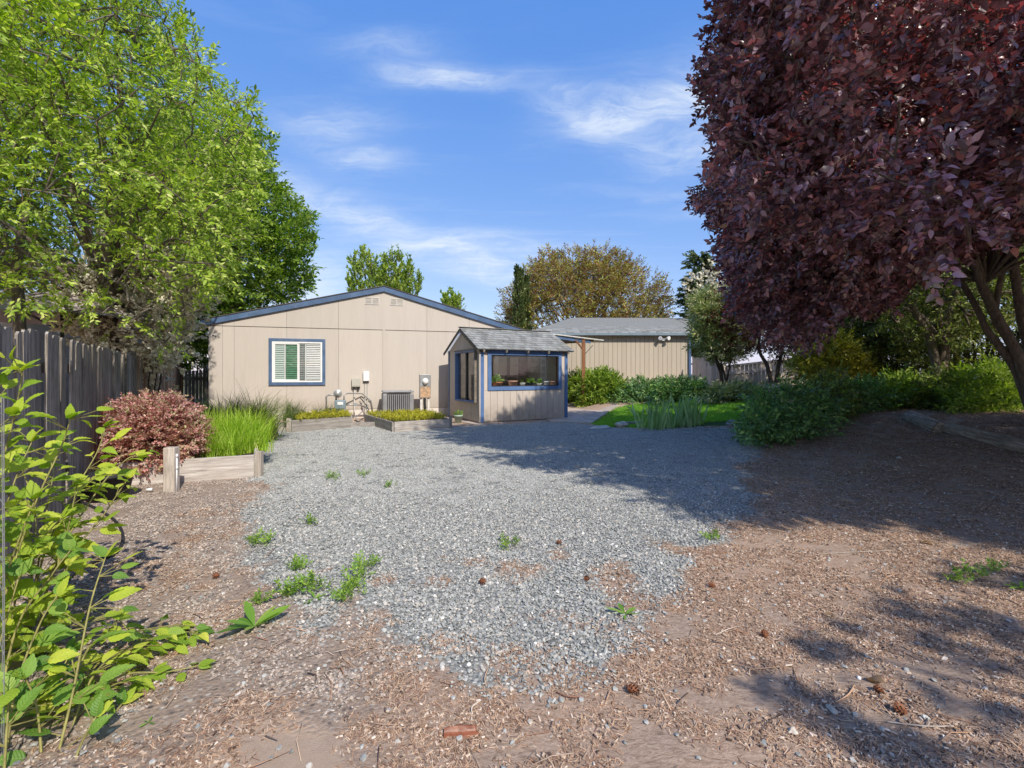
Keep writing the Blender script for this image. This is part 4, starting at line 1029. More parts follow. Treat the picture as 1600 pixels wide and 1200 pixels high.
# ---------------------------------------------------------------- left fence
P0 = Vector((-2.05, .82, 0)); FD = Vector((-6.1, 10.7, 0)).normalized(); FN = Vector((FD.y, -FD.x, 0)).normalized()
def fpoint(px):
    k = (px-800)/F; p = Vector((-3.46, 3.27, 0)); s_ = (k*p.y-p.x)/(FD.x-k*FD.y); return p+FD*s_
fl_ = thing('plank_fence', 'long dark weathered board fence down the left side', 'fence', fpoint(0))
fb = fpoint(0)
s = -2.7; S1 = (fpoint(103)-fb).length; S2 = (fpoint(109)-fb).length; SE = (fpoint(286)-fb).length
rr = random.Random(5)
fang = math.atan2(FD.y, FD.x)
def picket(L, w, t=.018, ear=.03):
    r = rr.uniform(-.4, .4)
    poly = [(-w/2, 0), (w/2, 0), (w/2, L-ear), (w/2-ear*.9, L), (-w/2+ear*.9+.0, L+rr.uniform(-.006, .004)), (-w/2, L-ear*rr.uniform(.7, 1.2))]
    return MB().prism(poly, -t/2, t/2)
while s < SE:
    w = rr.uniform(.125, .15)
    if S1 < s+w/2 < S2+.02: s = S2+.03; continue
    p = FD*s
    zt_ = 1.605+.02*math.sin(s*.9)+rr.uniform(-.018, .018)
    if s < S1: zt_ += .02
    o = picket(zt_+.02, w).build('board', M['boardb'] if (s > 5.2 and rr.random() < .55) else M['board'], fl_)
    o.location = p+FN*(.012*(rr.random()-.5))+Vector((0, 0, -.02))
    o.rotation_euler = (rr.uniform(-.012, .012), rr.uniform(-.022, .022)+(.05 if S2 < s < S2+.3 else 0), fang+rr.uniform(-.06, .06))
    s += w+rr.uniform(.001, .012)
for zz in (.4, 1.35):
    MB().beam(FD*(-2.7)-FN*.045+Vector((0, 0, zz)), FD*SE-FN*.045+Vector((0, 0, zz)), .04, .09).build('rail', M['board'], fl_)
for q in np.arange(-2.3, SE, 2.4): MB().box(FD*float(q)-FN*.13+Vector((0, 0, .8)), (.09, .09, 1.62), Euler((0, 0, fang)).to_matrix()).build('post', M['board'], fl_)
# gate panel to the house corner
ge = fpoint(288); gh0 = Vector((HO[0]-.05, HO[1]+1.2, 0)); gd = gh0-ge
gt = thing('garden_gate', 'low dark slatted gate between fence end and house corner', 'gate', ge)
L_ = gd.length; ang_ = math.atan2(gd.y, gd.x); k = int(L_/.15)
for i in range(k):
    o = picket(1.42+rr.uniform(-.02, .02), .115).build('board', M['board'], gt); o.location = gd*((i+.5)/k); o.rotation_euler = (0, 0, ang_)
for zz in (.35, 1.15): MB().beam(Vector((0, 0, zz))+gd.normalized()*.02-Vector((0, .03, 0)), gd+Vector((0, 0, zz))-Vector((0, .03, 0)), .035, .09).build('rail', M['board'], gt)

# wood stake and white pipe
pq = v(262, 769)
bevel(MB().box((0, 0, .235), (.115, .115, .50), Euler((0, 0, .15)).to_matrix()).build('wooden_stake', M['post'], None, label='short square wooden post beside the thin white pipe', cat='post'), .006).location = (pq.x, pq.y+.06, 0)
t = thing('standpipe', 'thin white plastic pipe standing right of the short wooden post', 'pipe', v(275.5, 767))
MB().tube([(0, 0, -.02), (0, 0, .40)], .014, 10).build('pipe', M['white'], t, True); MB().tube([(0, 0, .24), (0, 0, .27)], .017, 10).tube([(0, 0, .37), (0, 0, .41)], .018, 10).build('coupling', M['white'], t, True)
MB().tube([(-.20, 0, .03), (-.14, .01, .035)], .016, 8).build('pipe_stub', M['white'], None, True, label='white pipe end lying left of the short wooden post', cat='pipe').location = v(262, 768)+Vector((0, -.05, 0))
# tub and hose
t = thing('black_tub', 'black plastic tub behind the leafy canes near the fence', 'tub', v(168, 780))
MB().lathe((0, 0, 0), [(0, 0), (.17, 0), (.22, .24), (.24, .24), (.24, .27), (.21, .27), (.18, .22), (0, .2)], 24).build('shell', M['dark'], t, True); MB().lathe((0, 0, 0), [(0, .21), (.19, .22)], 16).build('soil', M['soil'], t)
hp = [(60, 790), (95, 778), (135, 790), (178, 815), (192, 842), (180, 868), (150, 880), (110, 905), (80, 960)]
hp = [gp(a, c)+Vector((0, 0, .015)) for a, c in hp]
def smooth_path(pts, k=6):
    pts = [Vector(p) for p in pts]; out = []
    for i in range(len(pts)-1):
        p0, p1, p2, p3 = pts[max(i-1, 0)], pts[i], pts[i+1], pts[min(i+2, len(pts)-1)]
        for j in range(k):
            t = j/k; out.append(.5*((2*p1)+(p2-p0)*t+(2*p0-5*p1+4*p2-p3)*t*t+(3*p1-p0-3*p2+p3)*t**3))
    out.append(pts[-1]); return out
MB().tube(smooth_path(hp), .011, 7).build('garden_hose', M['dark'], None, True, label='black hose curving over the ground near the left fence', cat='hose')

# ---------------------------------------------------------------- right boundary fence
rf = thing('board_fence', 'pale sunlit board fence behind the flowering bush right of the garage', 'fence', at(1128, 600, 20.5))
rb = rf.location.copy()
def rfp(px, py, Y): return at(px, py, Y)-rb
b0 = rfp(1131, 572, 20.4); b1 = rfp(1262, 557, 20.0)
n_ = 20
for i in range(n_):
    p = b0.lerp(b1, (i+.5)/n_); w = (b1-b0).length/n_-.012; zt_ = p.z+rr.uniform(-.02, .02)
    o = MB().b2((-w/2, -.012, -1.4-.3), (w/2, .012, 0)).build('board', M['boardp'], rf); o.location = (p.x, p.y, zt_); o.rotation_euler = (0, rr.uniform(-.01, .01), 0)
MB().beam(b0+Vector((0, -.04, -.02)), b1+Vector((0, -.04, -.02)), .05, .08).build('cap_rail', M['boardp'], rf)
MB().beam(b0+Vector((0, -.04, -.32)), b1+Vector((0, -.04, -.42)), .05, .09).build('rail', M['boardp'], rf)
MB().beam(b0+Vector((0, -.05, -.78)), b1+Vector((0, -.05, -.78)), .05, .10).build('rail', M['boardp'], rf)
bevel(MB().b2((-.11+b0.x-.1, b0.y-.1, -1.4), (.11+b0.x-.1, b0.y+.1, b0.z+.10)).build('post', M['boardp'], rf), .01)
sf = thing('board_fence', 'tan side fence running from garage corner to the pale fence post', 'fence', at(1082, 600, 21.2))
c0_ = Vector((0, 0, 0)); c1_ = at(1122, 600, 19.3)-sf.location; c1_.z = 0
for i in range(13):
    p = c0_.lerp(c1_, (i+.5)/13); w = c1_.length/13-.008
    o = MB().b2((-w/2, -.012, -.6), (w/2, .012, 1.15)).build('board', M['boardp'], sf); o.location = p; o.rotation_euler = (0, 0, math.atan2(c1_.y, c1_.x))

# railway timbers on the bank
def timber(label, a, c, w=.19, h=.19, sink=.4, jag=.03):
    a = Vector(a); c = Vector(c); L = (c-a).length; r = random.Random(len(label)); b = MB(); k = 14
    v = []
    for i in range(k+1):
        t = i/k
        for q in range(8):
            an = 2*PI*q/8+PI/8; rx = w/2*1.08/max(abs(math.cos(an)), abs(math.sin(an)))*abs(1)*.92; 
            v.append((rx*math.cos(an)+r.uniform(-1, 1)*jag*.25, (t-.5)*L+(r.uniform(-1, 1)*jag*1.6 if i in (0, k) else 0), rx*math.sin(an)*h/w+r.uniform(-1, 1)*jag*.25))
    f = [(i*8+q, i*8+(q+1) % 8, (i+1)*8+(q+1) % 8, (i+1)*8+q) for i in range(k) for q in range(8)]+[tuple(reversed(range(8))), tuple(range(k*8, k*8+8))]
    o = b.add(v, f).build('landscape_timber', M['tie'], None, label=label, cat='timber')
    m_ = (a+c)/2; d = c-a; o.location = m_+Vector((0, 0, h*(.5-sink))); o.rotation_euler = (math.asin(d.z/d.length), 0, math.atan2(-d.x, d.y)); return o
timber('short rotten timber with mossy end lying on the dark bank', gp(1420, 655), gp(1474, 677), .24, .20, .25, .05)
timber('long grey timber running out of frame along the bank', gp(1484, 675), gp(1680, 727), .22, .18, .25, .03)
timber('small timber end poking out beneath the dark green shrubs', gp(1352, 640), gp(1386, 634), .22, .18, .3, .04)
def rock(label, p, s, col='rockm', seed=0, flat=.6):
    r = random.Random(seed); import bmesh
    bm = bmesh.new(); bmesh.ops.create_icosphere(bm, subdivisions=3, radius=1)
    for vtx in bm.verts:
        q = vtx.co; k = 1+.22*math.sin(q.x*3+seed)+.15*math.sin(q.y*5+seed*2)+.12*math.sin(q.z*6+seed*3)+r.uniform(-.03, .03)
        vtx.co = Vector((q.x*k*s, q.y*k*s*.75, q.z*k*s*flat))
    me_ = bpy.data.meshes.new('rock'); bm.to_mesh(me_); bm.free(); me_.materials.append(M[col])
    o = bpy.data.objects.new('rock', me_); COL.objects.link(o); o.location = p; o.rotation_euler = (0, 0, seed); return tag(o, label, 'rock')
M['rockm'] = simple_mat('field_rock', (.30, .29, .28), .85, .3, 6, bumps=.5, bscale=30)
M['rockp'] = simple_mat('pale_rock', (.50, .45, .38), .85, .2, 6, bumps=.5, bscale=30)
rock('rounded pale stone at the lawn corner left of the iris', gp(971, 667)+Vector((0, 0, .03)), .17, 'rockp', 2)
rock('flat stone slab at the path corner beside the lawn', gp(935, 669)+Vector((0, 0, .0)), .30, 'rockp', 4, .18)
rock('small grey stone below the dark shrubs at the gravel edge', gp(1148, 665)+Vector((0, 0, .03)), .16, 'rockm', 5)
rock('dark rock at the back corner of the lawn near the fence', gp(1106, 618)+Vector((0, 0, .05)), .24, 'rockm', 8)
rock('pale quartz pebble on the dark shaded bark', gp(1404, 717)+Vector((0, 0, .01)), .035, 'rockp', 9)
rock('pinkish stone in the lower right bark', gp(1300, 1112)+Vector((0, 0, .008)), .02, 'rockp', 11)
rock('white chip of stone in the lower middle bark', gp(1238, 1146)+Vector((0, 0, .006)), .018, 'rockp', 13)
bevel(MB().box((0, 0, .04), (.42, .12, .08), Euler((0, 0, .1)).to_matrix()).build('edging_brick', M['rockm'], None, label='dark edging brick beside the pale stone at the lawn corner', cat='brick'), .01).location = gp(992, 664)

# ---------------------------------------------------------------- foliage
def ppoly(P, poly, jit=0., seed=0):
    x, y = proj(P)
    if jit: x = x+rng.normal(0, jit, len(x)); y = y+rng.normal(0, jit, len(y))
    ins = np.zeros(len(x), bool); k = len(poly)
    for i in range(k):
        ax, ay = poly[i]; bx, by = poly[(i+1) % k]
        ins ^= ((ay > y) != (by > y)) & (x < (bx-ax)*(y-ay)/(by-ay+1e-12)+ax)
    return ins & (P[:, 1] > .3)
def n3(P, s, seed=0): return (vnoise(P[:, 0]+P[:, 2]*.7, P[:, 1]-P[:, 2]*.4, s, seed)+vnoise(P[:, 2]+P[:, 0]*.3, P[:, 1]*.8+P[:, 0], s, seed+5))/2
def sample(bbox, k, test):
    lo, hi = np.array(bbox[0]), np.array(bbox[1]); out = []; got = 0; tries = 0
    while got < k and tries < 60:
        P = rng.uniform(lo, hi, (max(4000, k*2), 3)); P = P[test(P)]; out.append(P); got += len(P); tries += 1
    return np.concatenate(out)[:k]
def ell(c, r): return lambda P: (((P-np.array(c))/np.array(r))**2).sum(1) < 1
def clumps(centres, rc, per, flat=.8, out=None, droop=0., test=None):
    k = len(centres); D = rng.normal(0, 1, (k*per, 3)); D /= np.linalg.norm(D, axis=1, keepdims=True)
    q = rng.uniform(.25, 1, (k*per, 1))**.6; C = np.repeat(centres, per, 0); rcs = np.repeat(rc*rng.uniform(.6, 1.3, k), per)[:, None]
    P = C+D*q*rcs*np.array([1, 1, flat]); V = D+rng.normal(0, .45, D.shape)
    if out is not None: o = P-np.array(out); o /= np.linalg.norm(o, axis=1, keepdims=True)+1e-9; V = V+o*.9
    V[:, 2] += .25-droop
    if test is not None: m_ = test(P); P, V = P[m_], V[m_]
    return P, V
def limbs(root, base, targets, mat, r0=.12, r1=.02, start=(0, 0, 1.2), n=8, name='branch', bend=.3, kink=.12):
    b0_ = Vector(start); rnd_ = random.Random(len(targets)*7+1); out = []
    for tgt in targets:
        t = Vector(tgt); m1 = b0_.lerp(t, .35)+Vector((0, 0, (t-b0_).length*bend*.5)); L = (t-b0_).length
        pts = [b0_]; 
        for j in range(1, 6):
            q = j/6; p = (b0_*(1-q)**2+m1*2*q*(1-q)+t*q*q); p += Vector([rnd_.uniform(-1, 1)*kink*L*.15 for _ in range(3)]); pts.append(p)
        pts.append(t); pts = smooth_path(pts, 3); m = len(pts)
        rad = [r0+(r1-r0)*(i/(m-1))**.7 for i in range(m)]
        out.append(MB().tube([p-Vector(base) for p in pts], rad, n, 0, True).build(name, mat, root, True))
    return out
def twigs(root, base, centres, P, mat, frac=.25, r=.004, name='twigs'):
    """fine wood from clump centres to leaf sprays, one mesh"""
    b = MB(); k = len(P); idx_ = rng.choice(k, int(k*frac), replace=False)
    C = np.asarray(centres)
    for i in idx_:
        c = C[np.argmin(((C-P[i])**2).sum(1))]; p = Vector(P[i]); c = Vector(c)
        if (p-c).length < .02: continue
        mid_ = (p+c)/2+Vector(rng.normal(0, .04, 3)); b.tube([c-Vector(base), mid_-Vector(base), p-Vector(base)], [r*2, r*1.5, r], 3, 0, False)
    return b.build(name, mat, root, True, kind='stuff') if b.v else None
def nearest_chain(root, base, centres, starts, mat, r=.018, name='branch_mesh'):
    """connect every clump centre to its nearest neighbour closer to the trunk"""
    C = np.asarray(centres); S = np.asarray(starts); b = MB()
    A = np.concatenate([S, C]); dd = np.concatenate([np.zeros(len(S)), np.array([np.min(np.linalg.norm(S-c, axis=1)) for c in C])])
    for i in range(len(S), len(A)):
        d = np.linalg.norm(A-A[i], axis=1); ok = dd < dd[i]-.05
        if not ok.any(): ok[:len(S)] = True
        d = np.where(ok, d, 1e9); j = int(np.argmin(d)); p, q = Vector(A[i]), Vector(A[j])
        m_ = (p+q)/2+Vector(rng.normal(0, .06, 3)); rr_ = r*(1.6-min(1, dd[i]/6)); b.tube([q-Vector(base), m_-Vector(base), p-Vector(base)], [rr_, rr_*.85, rr_*.6], 5, 0, False)
    return b.build(name, mat, root, True, kind='stuff')

# --- big green tree, left, beyond the fence
M['leafG'] = leaf_mat('green_leaf', [(0, (.12, .20, .03)), (.4, (.26, .40, .05)), (.8, (.44, .56, .10)), (1, (.66, .72, .30))], .42, (1.5, 1.6, .35), .5, .3)
c_green = sprigs('green_sprig', [M['leafG'], M['twig']], 6, nleaf=11, length=.24, L=.060, Wd=.027, kind='oval', spread=.95, segs=3, twig=.002)
GP = [(-400, -300), (235, -300), (252, 0), (285, 40), (325, 95), (345, 150), (400, 150), (398, 200), (402, 250), (405, 300), (395, 350), (380, 410), (350, 440), (320, 480), (285, 512), (258, 545), (218, 548), (185, 522), (165, 500), (100, 484), (0, 464), (-400, 450)]
gtb = Vector((-6.9, 8.3, 0))
def shade_off_house(P):
    c_, s_ = math.cos(HA), math.sin(HA); nn = (s_, -c_); cot = 1/math.tan(ELEV); vx, vy = -SUN_H[0]*cot, -SUN_H[1]*cot
    den = vx*nn[0]+vy*nn[1]; t = ((HO[0]-P[:, 0])*nn[0]+(HO[1]-P[:, 1])*nn[1])/den
    hx, hy, hz = P[:, 0]+vx*t, P[:, 1]+vy*t, P[:, 2]-t; u = (hx-HO[0])*c_+(hy-HO[1])*s_
    return ~((t > 0) & (u > -.1+rng.normal(0, .15, len(P))) & (u < 9) & (hz > -.2) & (hz < 4))
def open_over_blossom(P, c=(-7.0, 8.5, 2.5), rad=1.1, keep=.45):
    d = np.array([-SUN_H[0]*math.cos(ELEV), -SUN_H[1]*math.cos(ELEV), -math.sin(ELEV)]); v_ = np.array(c)-P; t = v_@d
    return ~((t > .3) & (np.linalg.norm(v_-t[:, None]*d, axis=1) < rad)) | (rng.uniform(0, 1, len(P)) < keep)
gin = lambda P: ell((-7.0, 8.0, 4.6), (4.8, 4.0, 5.2))(P) & ppoly(P, GP, 4)
def gtest(P): return gin(P) & (P[:, 1] > 4.3)
cen = sample(((-11.5, 4.3, 1.3), (-2.4, 12, 9.6)), 1450, lambda P: gtest(P) & shade_off_house(P) & open_over_blossom(P) & (n3(P, .9, 3) > .34))
P_, V_ = clumps(cen, .42, 15, .75, (-7, 8, 4), .35, lambda P: ppoly(P, GP, 6) & (P[:, 1] > 3.9) & shade_off_house(P) & open_over_blossom(P) & (~ppoly(P, [(140, 400), (320, 400), (320, 500), (240, 560), (150, 550)], 14) | (rng.uniform(0, 1, len(P)) < .2)) & (~ppoly(P, [(10, 482), (190, 496), (235, 540), (10, 530)], 6) | (rng.uniform(0, 1, len(P)) < .1)))
gt_ = thing('leafy_tree', 'tall bright green leafy tree reaching over the left fence', 'tree', gtb)
scatter('crown', P_-np.array(gtb), orient(V_, .5), rng.uniform(.7, 1.35, len(P_)), c_green, gt_, kind='stuff')
MB().tube(smooth_path([(0, 0, -.1), (.05, 0, 1.), (-.05, .05, 2.2), (.1, 0, 3.6), (.2, 0, 5.5), (.1, 0, 7.8)]), [.20-.006*i for i in range(31)], 10).build('trunk', M['bark'], gt_, True)
tg = cen[rng.choice(len(cen), 26, replace=False)]
tg2 = [at(385, 165, 11.2), at(270, 300, 5.6), at(290, 500, 8.6), at(150, 380, 5.0), at(200, 470, 5.4), at(250, 330, 6.5), at(60, 250, 5.2), at(250, 170, 5.5)]
limbs(gt_, gtb, list(tg)+tg2, M['barkg'], .07, .008, gtb+Vector((.0, 0, 2.4)), 6, bend=.4)
nearest_chain(gt_, gtb, cen, [tuple(gtb+Vector((.05, 0, z))) for z in (2, 3, 4, 5, 6)], M['barkg'], .012)
twigs(gt_, gtb, cen, P_, M['twig'], .12, .003)
LG = [MB().add(*leaf_geo(.070, .036, .3, c_, 4, 'oval', c_*9)).mesh('leaf', M['leafG'], True) for c_ in (.05, .2, .35, .5)]
near = P_[(P_[:, 1] < 6.6) & shade_off_house(P_)]; xx, yy = proj(near); near = near[(xx > 0) & (yy > 0)]
near = near[rng.choice(len(near), min(300, len(near)), replace=False)]
for p in near:
    place('leaf', random.choice(LG), gt_, Vector(p)-gtb+Vector((0, -.05, 0)), [random.uniform(-.9, .7), random.uniform(-.8, .8), random.uniform(0, 6.28)], [random.uniform(.9, 1.5)]*3)
# second trunk stems near the fence
MB().tube(smooth_path([at(28, 520, 6.0)-gtb-Vector((0, 0, 1.9)), at(30, 500, 6.0)-gtb, at(26, 420, 6.1)-gtb, at(40, 330, 6.2)-gtb]), [.075-.002*i for i in range(19)], 8).build('trunk', M['bark'], gt_, True)

# --- darker round tree behind, left of the house
M['leafD'] = leaf_mat('deep_green_leaf', [(0, (.06, .125, .015)), (.5, (.14, .25, .03)), (1, (.30, .40, .06))], .38, (1.4, 1.6, .4), .5, .3)
c_deep = sprigs('deep_sprig', [M['leafD'], M['twig']], 5, nleaf=9, length=.30, L=.12, Wd=.055, kind='lance', spread=1.2, segs=2, twig=.003)
DP = [(180, 60), (330, 90), (345, 150), (400, 175), (425, 230), (430, 290), (455, 318), (480, 325), (485, 380), (483, 440), (470, 465), (420, 478), (340, 500), (320, 560), (285, 570), (150, 560)]
dtb = Vector((-7.6, 15.6, 0)); dtb = Vector((-8.9, 15.8, 0))
dt = thing('round_tree', 'darker round headed green tree standing left of the house', 'tree', dtb)
dtest = lambda P: (ell((-9.6, 15.8, 4.9), (4.0, 2.2, 5.0))(P) | ell((-8.3, 15.6, 4.2), (2.2, 1.9, 2.4))(P)) & ppoly(P, DP, 4)
cen = sample(((-14, 13.5, 1.2), (-5.8, 18, 10)), 560, lambda P: dtest(P) & (n3(P, .8, 9) > .33))
P_, V_ = clumps(cen, .62, 18, .8, (-9.5, 16, 4), .05, lambda P: ppoly(P, DP, 4))
scatter('crown', P_-np.array(dtb), orient(V_, .6), rng.uniform(.8, 1.35, len(P_)), c_deep, dt, kind='stuff')
MB().tube([(0, 0, -.1), (.1, 0, 1.5), (-.1, 0, 4), (0, 0, 7)], [.24, .2, .15, .06], 10).build('trunk', M['bark'], dt, True)
limbs(dt, dtb, list(cen[:14]), M['bark'], .09, .015, dtb+Vector((0, 0, 2)), 6)

# --- generic shrub builder
def shrub(name, label, cat, base, test, bbox, nc, rc, per, coll, smin, smax, centre=None, droop=0., trunks=0, tmat=None, tr=.03, nthr=.3, keep=None, flat=.8, group=None):
    base = Vector(base); t = thing(name, label, cat, base, group=group)
    cen = sample(bbox, nc, lambda P: test(P) & (n3(P, 1.6, len(label)) > nthr))
    ctr = centre if centre is not None else tuple(np.array(bbox).mean(0))
    P_, V_ = clumps(cen, rc, per, flat, ctr, droop, keep)
    scatter('foliage', P_-np.array(base), orient(V_, .6), rng.uniform(smin, smax, len(P_)), coll, t, kind='stuff')
    if trunks: limbs(t, base, list(cen[:trunks]), tmat or M['bark'], tr, tr*.25, base+Vector((0, 0, -.05)), 6, 'stem')
    return t, cen, P_
# white flowering bush beyond the fence
M['blossom'] = leaf_mat('cream_blossom', [(0, (.62, .58, .44)), (.5, (.80, .77, .64)), (1, (.85, .83, .74))], .2, (1, 1, .9))
M['leafL'] = leaf_mat('lime_leaf', [(0, (.08, .15, .015)), (.5, (.20, .30, .03)), (1, (.38, .45, .06))], .4, (1.4, 1.4, .4))
c_blos = sprigs('blossom_sprig', [M['blossom'], M['twig']], 4, nleaf=26, length=.12, L=.035, Wd=.028, kind='egg', spread=1.6, segs=2, tuft=True)
c_lime = sprigs('lime_sprig', [M['leafL'], M['twig']], 4, nleaf=9, length=.2, L=.07, Wd=.035, segs=2)
WP = [(150, 395), (300, 395), (315, 440), (290, 540), (240, 600), (150, 560), (110, 500)]
shrub('flowering_bush', 'cream flowering bush seen between branches above the fence', 'bush', (-8.4, 9.3, 0), lambda P: ell((-7.4, 8.6, 2.4), (2.2, .9, 1.8))(P) & ppoly(P, WP, 8), ((-9.6, 7.7, .5), (-5.2, 9.5, 4.2)), 230, .32, 13, c_blos, .9, 1.5, trunks=5)
shrub('flower_spray', 'cluster of white flowers hanging over the fence top near the gate', 'bush', (-6.6, 8.9, 0), lambda P: ppoly(P, [(225, 535), (262, 535), (280, 568), (240, 572)], 2), ((-8, 8.0, 1.2), (-5, 8.5, 2.2)), 14, .10, 12, c_blos, .6, 1.0, trunks=3, nthr=0)
shrub('lime_bush', 'yellow-green bush glowing behind the garden gate', 'bush', (-9.9, 16.6, 0), lambda P: ppoly(P, [(262, 480), (335, 500), (330, 600), (262, 590)], 3), ((-12, 15.8, .3), (-8.5, 17.4, 3)), 46, .4, 12, c_lime, .9, 1.6, nthr=.1, trunks=4)
# neighbour's pale shed beyond the gate, and grey wall at the far left
t = thing('neighbour_shed', 'pale shed seen through leaves beyond the garden gate', 'shed', (-10.4, 18.5, 0))
b = MB().b2((-1.4, 0, 0), (1.4, 1.6, 1.75)); b.build('wall', M['whited'], t)
MB().prism([(-1.6, 1.7), (1.6, 1.7), (0, 2.25)], -.15, 1.8).build('roof', M['shingle'], t)
t = thing('neighbour_building', 'grey stucco building corner behind the trees at far left', 'building', (-10.9, 9.6, 0))
MB().b2((-4, 0, 0), (1.1, 3.5, 2.75)).build('wall', simple_mat('grey_stucco', (.34, .31, .29), .9, .1, 4, bumps=.3), t)
MB().b2((-4.2, -.2, 2.751), (1.25, 3.7, 2.86)).build('roof', M['shingle'], t)
# patio umbrella beyond the fence
um = thing('patio_umbrella', 'taupe patio umbrella with dark ribs beyond the left fence', 'umbrella', (-7.9, 8.6, 0))
um.location = (at(97, 500, 8.0).x, 8.0, 0)
M['canvas'] = simple_mat('taupe_canvas', (.42, .36, .36), .85, .08, 3)
ur, uz_, ut_ = 1.45, 2.18, 2.68; cv_ = []; 
for i in range(8): a = 2*PI*(i+.5)/8; cv_.append((ur*math.cos(a), ur*math.sin(a), uz_))
b = MB(); vv = [(0, 0, ut_)]
for i in range(8):
    a = 2*PI*(i+.5)/8
    vv += [(ur*.5*math.cos(a), ur*.5*math.sin(a), uz_+(ut_-uz_)*.58), (ur*math.cos(a), ur*math.sin(a), uz_)]
for i in range(8):
    a = 2*PI*(i+1)/8; vv += [(ur*.46*math.cos(a), ur*.46*math.sin(a), uz_+(ut_-uz_)*.54), (ur*.90*math.cos(a), ur*.90*math.sin(a), uz_+.02)]
ff = []
for i in range(8):
    j = (i+1) % 8; A1, A2, B1, B2, C1, C2 = 1+2*i, 2+2*i, 1+2*j, 2+2*j, 17+2*i, 18+2*i
    ff += [(0, A1, C1), (0, C1, B1), (A1, A2, C2, C1), (C1, C2, B2, B1)]
b.add(vv, ff).build('canopy', M['canvas'], um, True)
for i in range(8):
    a = 2*PI*(i+.5)/8; MB().tube([(0, 0, ut_-.03), (ur*.5*math.cos(a), ur*.5*math.sin(a), uz_+(ut_-uz_)*.58-.02), (ur*.98*math.cos(a), ur*.98*math.sin(a), uz_-.01)], .012, 5).tube([(0, 0, 2.0), (ur*.5*math.cos(a), ur*.5*math.sin(a), uz_+(ut_-uz_)*.58-.03)], .009, 5).build('rib', M['dark'], um, True)
MB().tube([(0, 0, 0), (0, 0, ut_+.05)], .024, 10).build('pole', M['dark'], um, True)

# --- trees behind the houses
M['leafP'] = leaf_mat('poplar_leaf', [(0, (.10, .17, .03)), (.5, (.22, .32, .05)), (1, (.40, .48, .10))], .35)
M['leafR'] = leaf_mat('rusty_new_leaf', [(0, (.18, .09, .04)), (.3, (.32, .16, .07)), (.5, (.26, .25, .06)), (.85, (.38, .42, .09)), (1, (.52, .48, .16))], .35, (1.3, 1.1, .5))
M['needleG'] = leaf_mat('conifer_green', [(0, (.04, .065, .025)), (.5, (.09, .13, .045)), (1, (.18, .22, .08))], .15)
c_pop = sprigs('poplar_sprig', [M['leafP'], M['twig']], 4, nleaf=10, length=.45, L=.17, Wd=.10, segs=2, spread=.6, twig=.006)
c_rust = sprigs('rust_sprig', [M['leafR'], M['twig']], 5, nleaf=10, length=.5, L=.17, Wd=.07, segs=2, spread=1.2, twig=.008)
c_con = sprigs('conifer_sprig', [M['needleG'], M['twig']], 4, nleaf=30, length=.5, L=.13, Wd=.06, segs=2, spread=.7, kind='lance', twig=.006)
def spire_tree(label, pxc, pytop, Y, wpx, spires, nc=11):
    base = Vector(((pxc-800)/F*Y, Y, 0)); t = thing('poplar_tree', label, 'tree', base); Ps = []; Vs = []
    for (px, py, w) in spires:
        top = at(px, py, Y); low = at(px+(pxc-px)*.5, 500, Y); k = nc*10
        q = rng.uniform(0, 1, k); rad = (w/F*Y)*(np.sin(PI*np.clip(q, 0, 1)**.75*.96+.08))*.5
        a = rng.uniform(0, 6.28, k); rr_ = np.sqrt(rng.uniform(0, 1, k))*rad
        L_ = np.array(low)[None]*(1-q[:, None])+np.array(top)[None]*q[:, None]
        P = L_+np.stack([rr_*np.cos(a), rr_*np.sin(a), rng.normal(0, .1, k)], 1); Ps.append(P); Vs.append(np.stack([np.cos(a)*.35, np.sin(a)*.35, np.ones(k)], 1))
        MB().tube([Vector((0, 0, 1.5)), (low-base)*1., (top-base)-Vector((0, 0, .4))], [.1, .07, .02], 5).build('limb', M['bark'], t, True)
    P = np.concatenate(Ps); V = np.concatenate(Vs)+rng.normal(0, .2, (len(P), 3))
    scatter('crown', P-np.array(base), orient(V, .7), rng.uniform(.7, 1.3, len(P)), c_pop, t, kind='stuff')
    MB().tube([(0, 0, -.1), (0, 0, 2.5)], [.25, .18], 8).build('trunk', M['bark'], t, True)
spire_tree('feathery bright green tree rising behind the house ridge', 600, 395, 30, 100, [(552, 410, 24), (567, 398, 26), (580, 400, 20), (600, 412, 24), (612, 398, 26), (625, 402, 22), (640, 412, 26), (655, 440, 22), (546, 440, 22), (598, 440, 26), (632, 435, 26)])
spire_tree('small green treetop just above the right slope of the house roof', 705, 462, 34, 30, [(697, 466, 16), (706, 463, 14), (716, 468, 14)], 8)
# wide rusty tree
RP = [(775, 515), (778, 480), (795, 455), (812, 440), (830, 405), (850, 395), (875, 385), (905, 388), (940, 392), (975, 392), (1005, 405), (1030, 430), (1045, 455), (1050, 480), (1055, 500), (1050, 530), (790, 540)]
rtb = Vector((4.4, 30, .8)); rt2 = thing('spreading_tree', 'broad spreading tree with rusty young leaves behind the garage', 'tree', rtb)
rtest = lambda P: ell((4.3, 30, 2.8), (5.9, 4.6, 6.4))(P) & ppoly(P, RP, 2) & (P[:, 2] > 2.2)
cen = sample(((-2, 25.5, 2.2), (11, 34.5, 9.5)), 430, lambda P: rtest(P) & (((P-np.array([4.3, 30, 2.8]))/np.array([5.9, 4.6, 6.4]))**2).sum(1).__gt__(.30))
P_, V_ = clumps(cen, .50, 15, .8, (4.3, 30, 2.8), 0, lambda P: ppoly(P, RP, 2))
scatter('crown', P_-np.array(rtb), orient(V_, .6), rng.uniform(.6, 1.1, len(P_)), c_rust, rt2, kind='stuff')
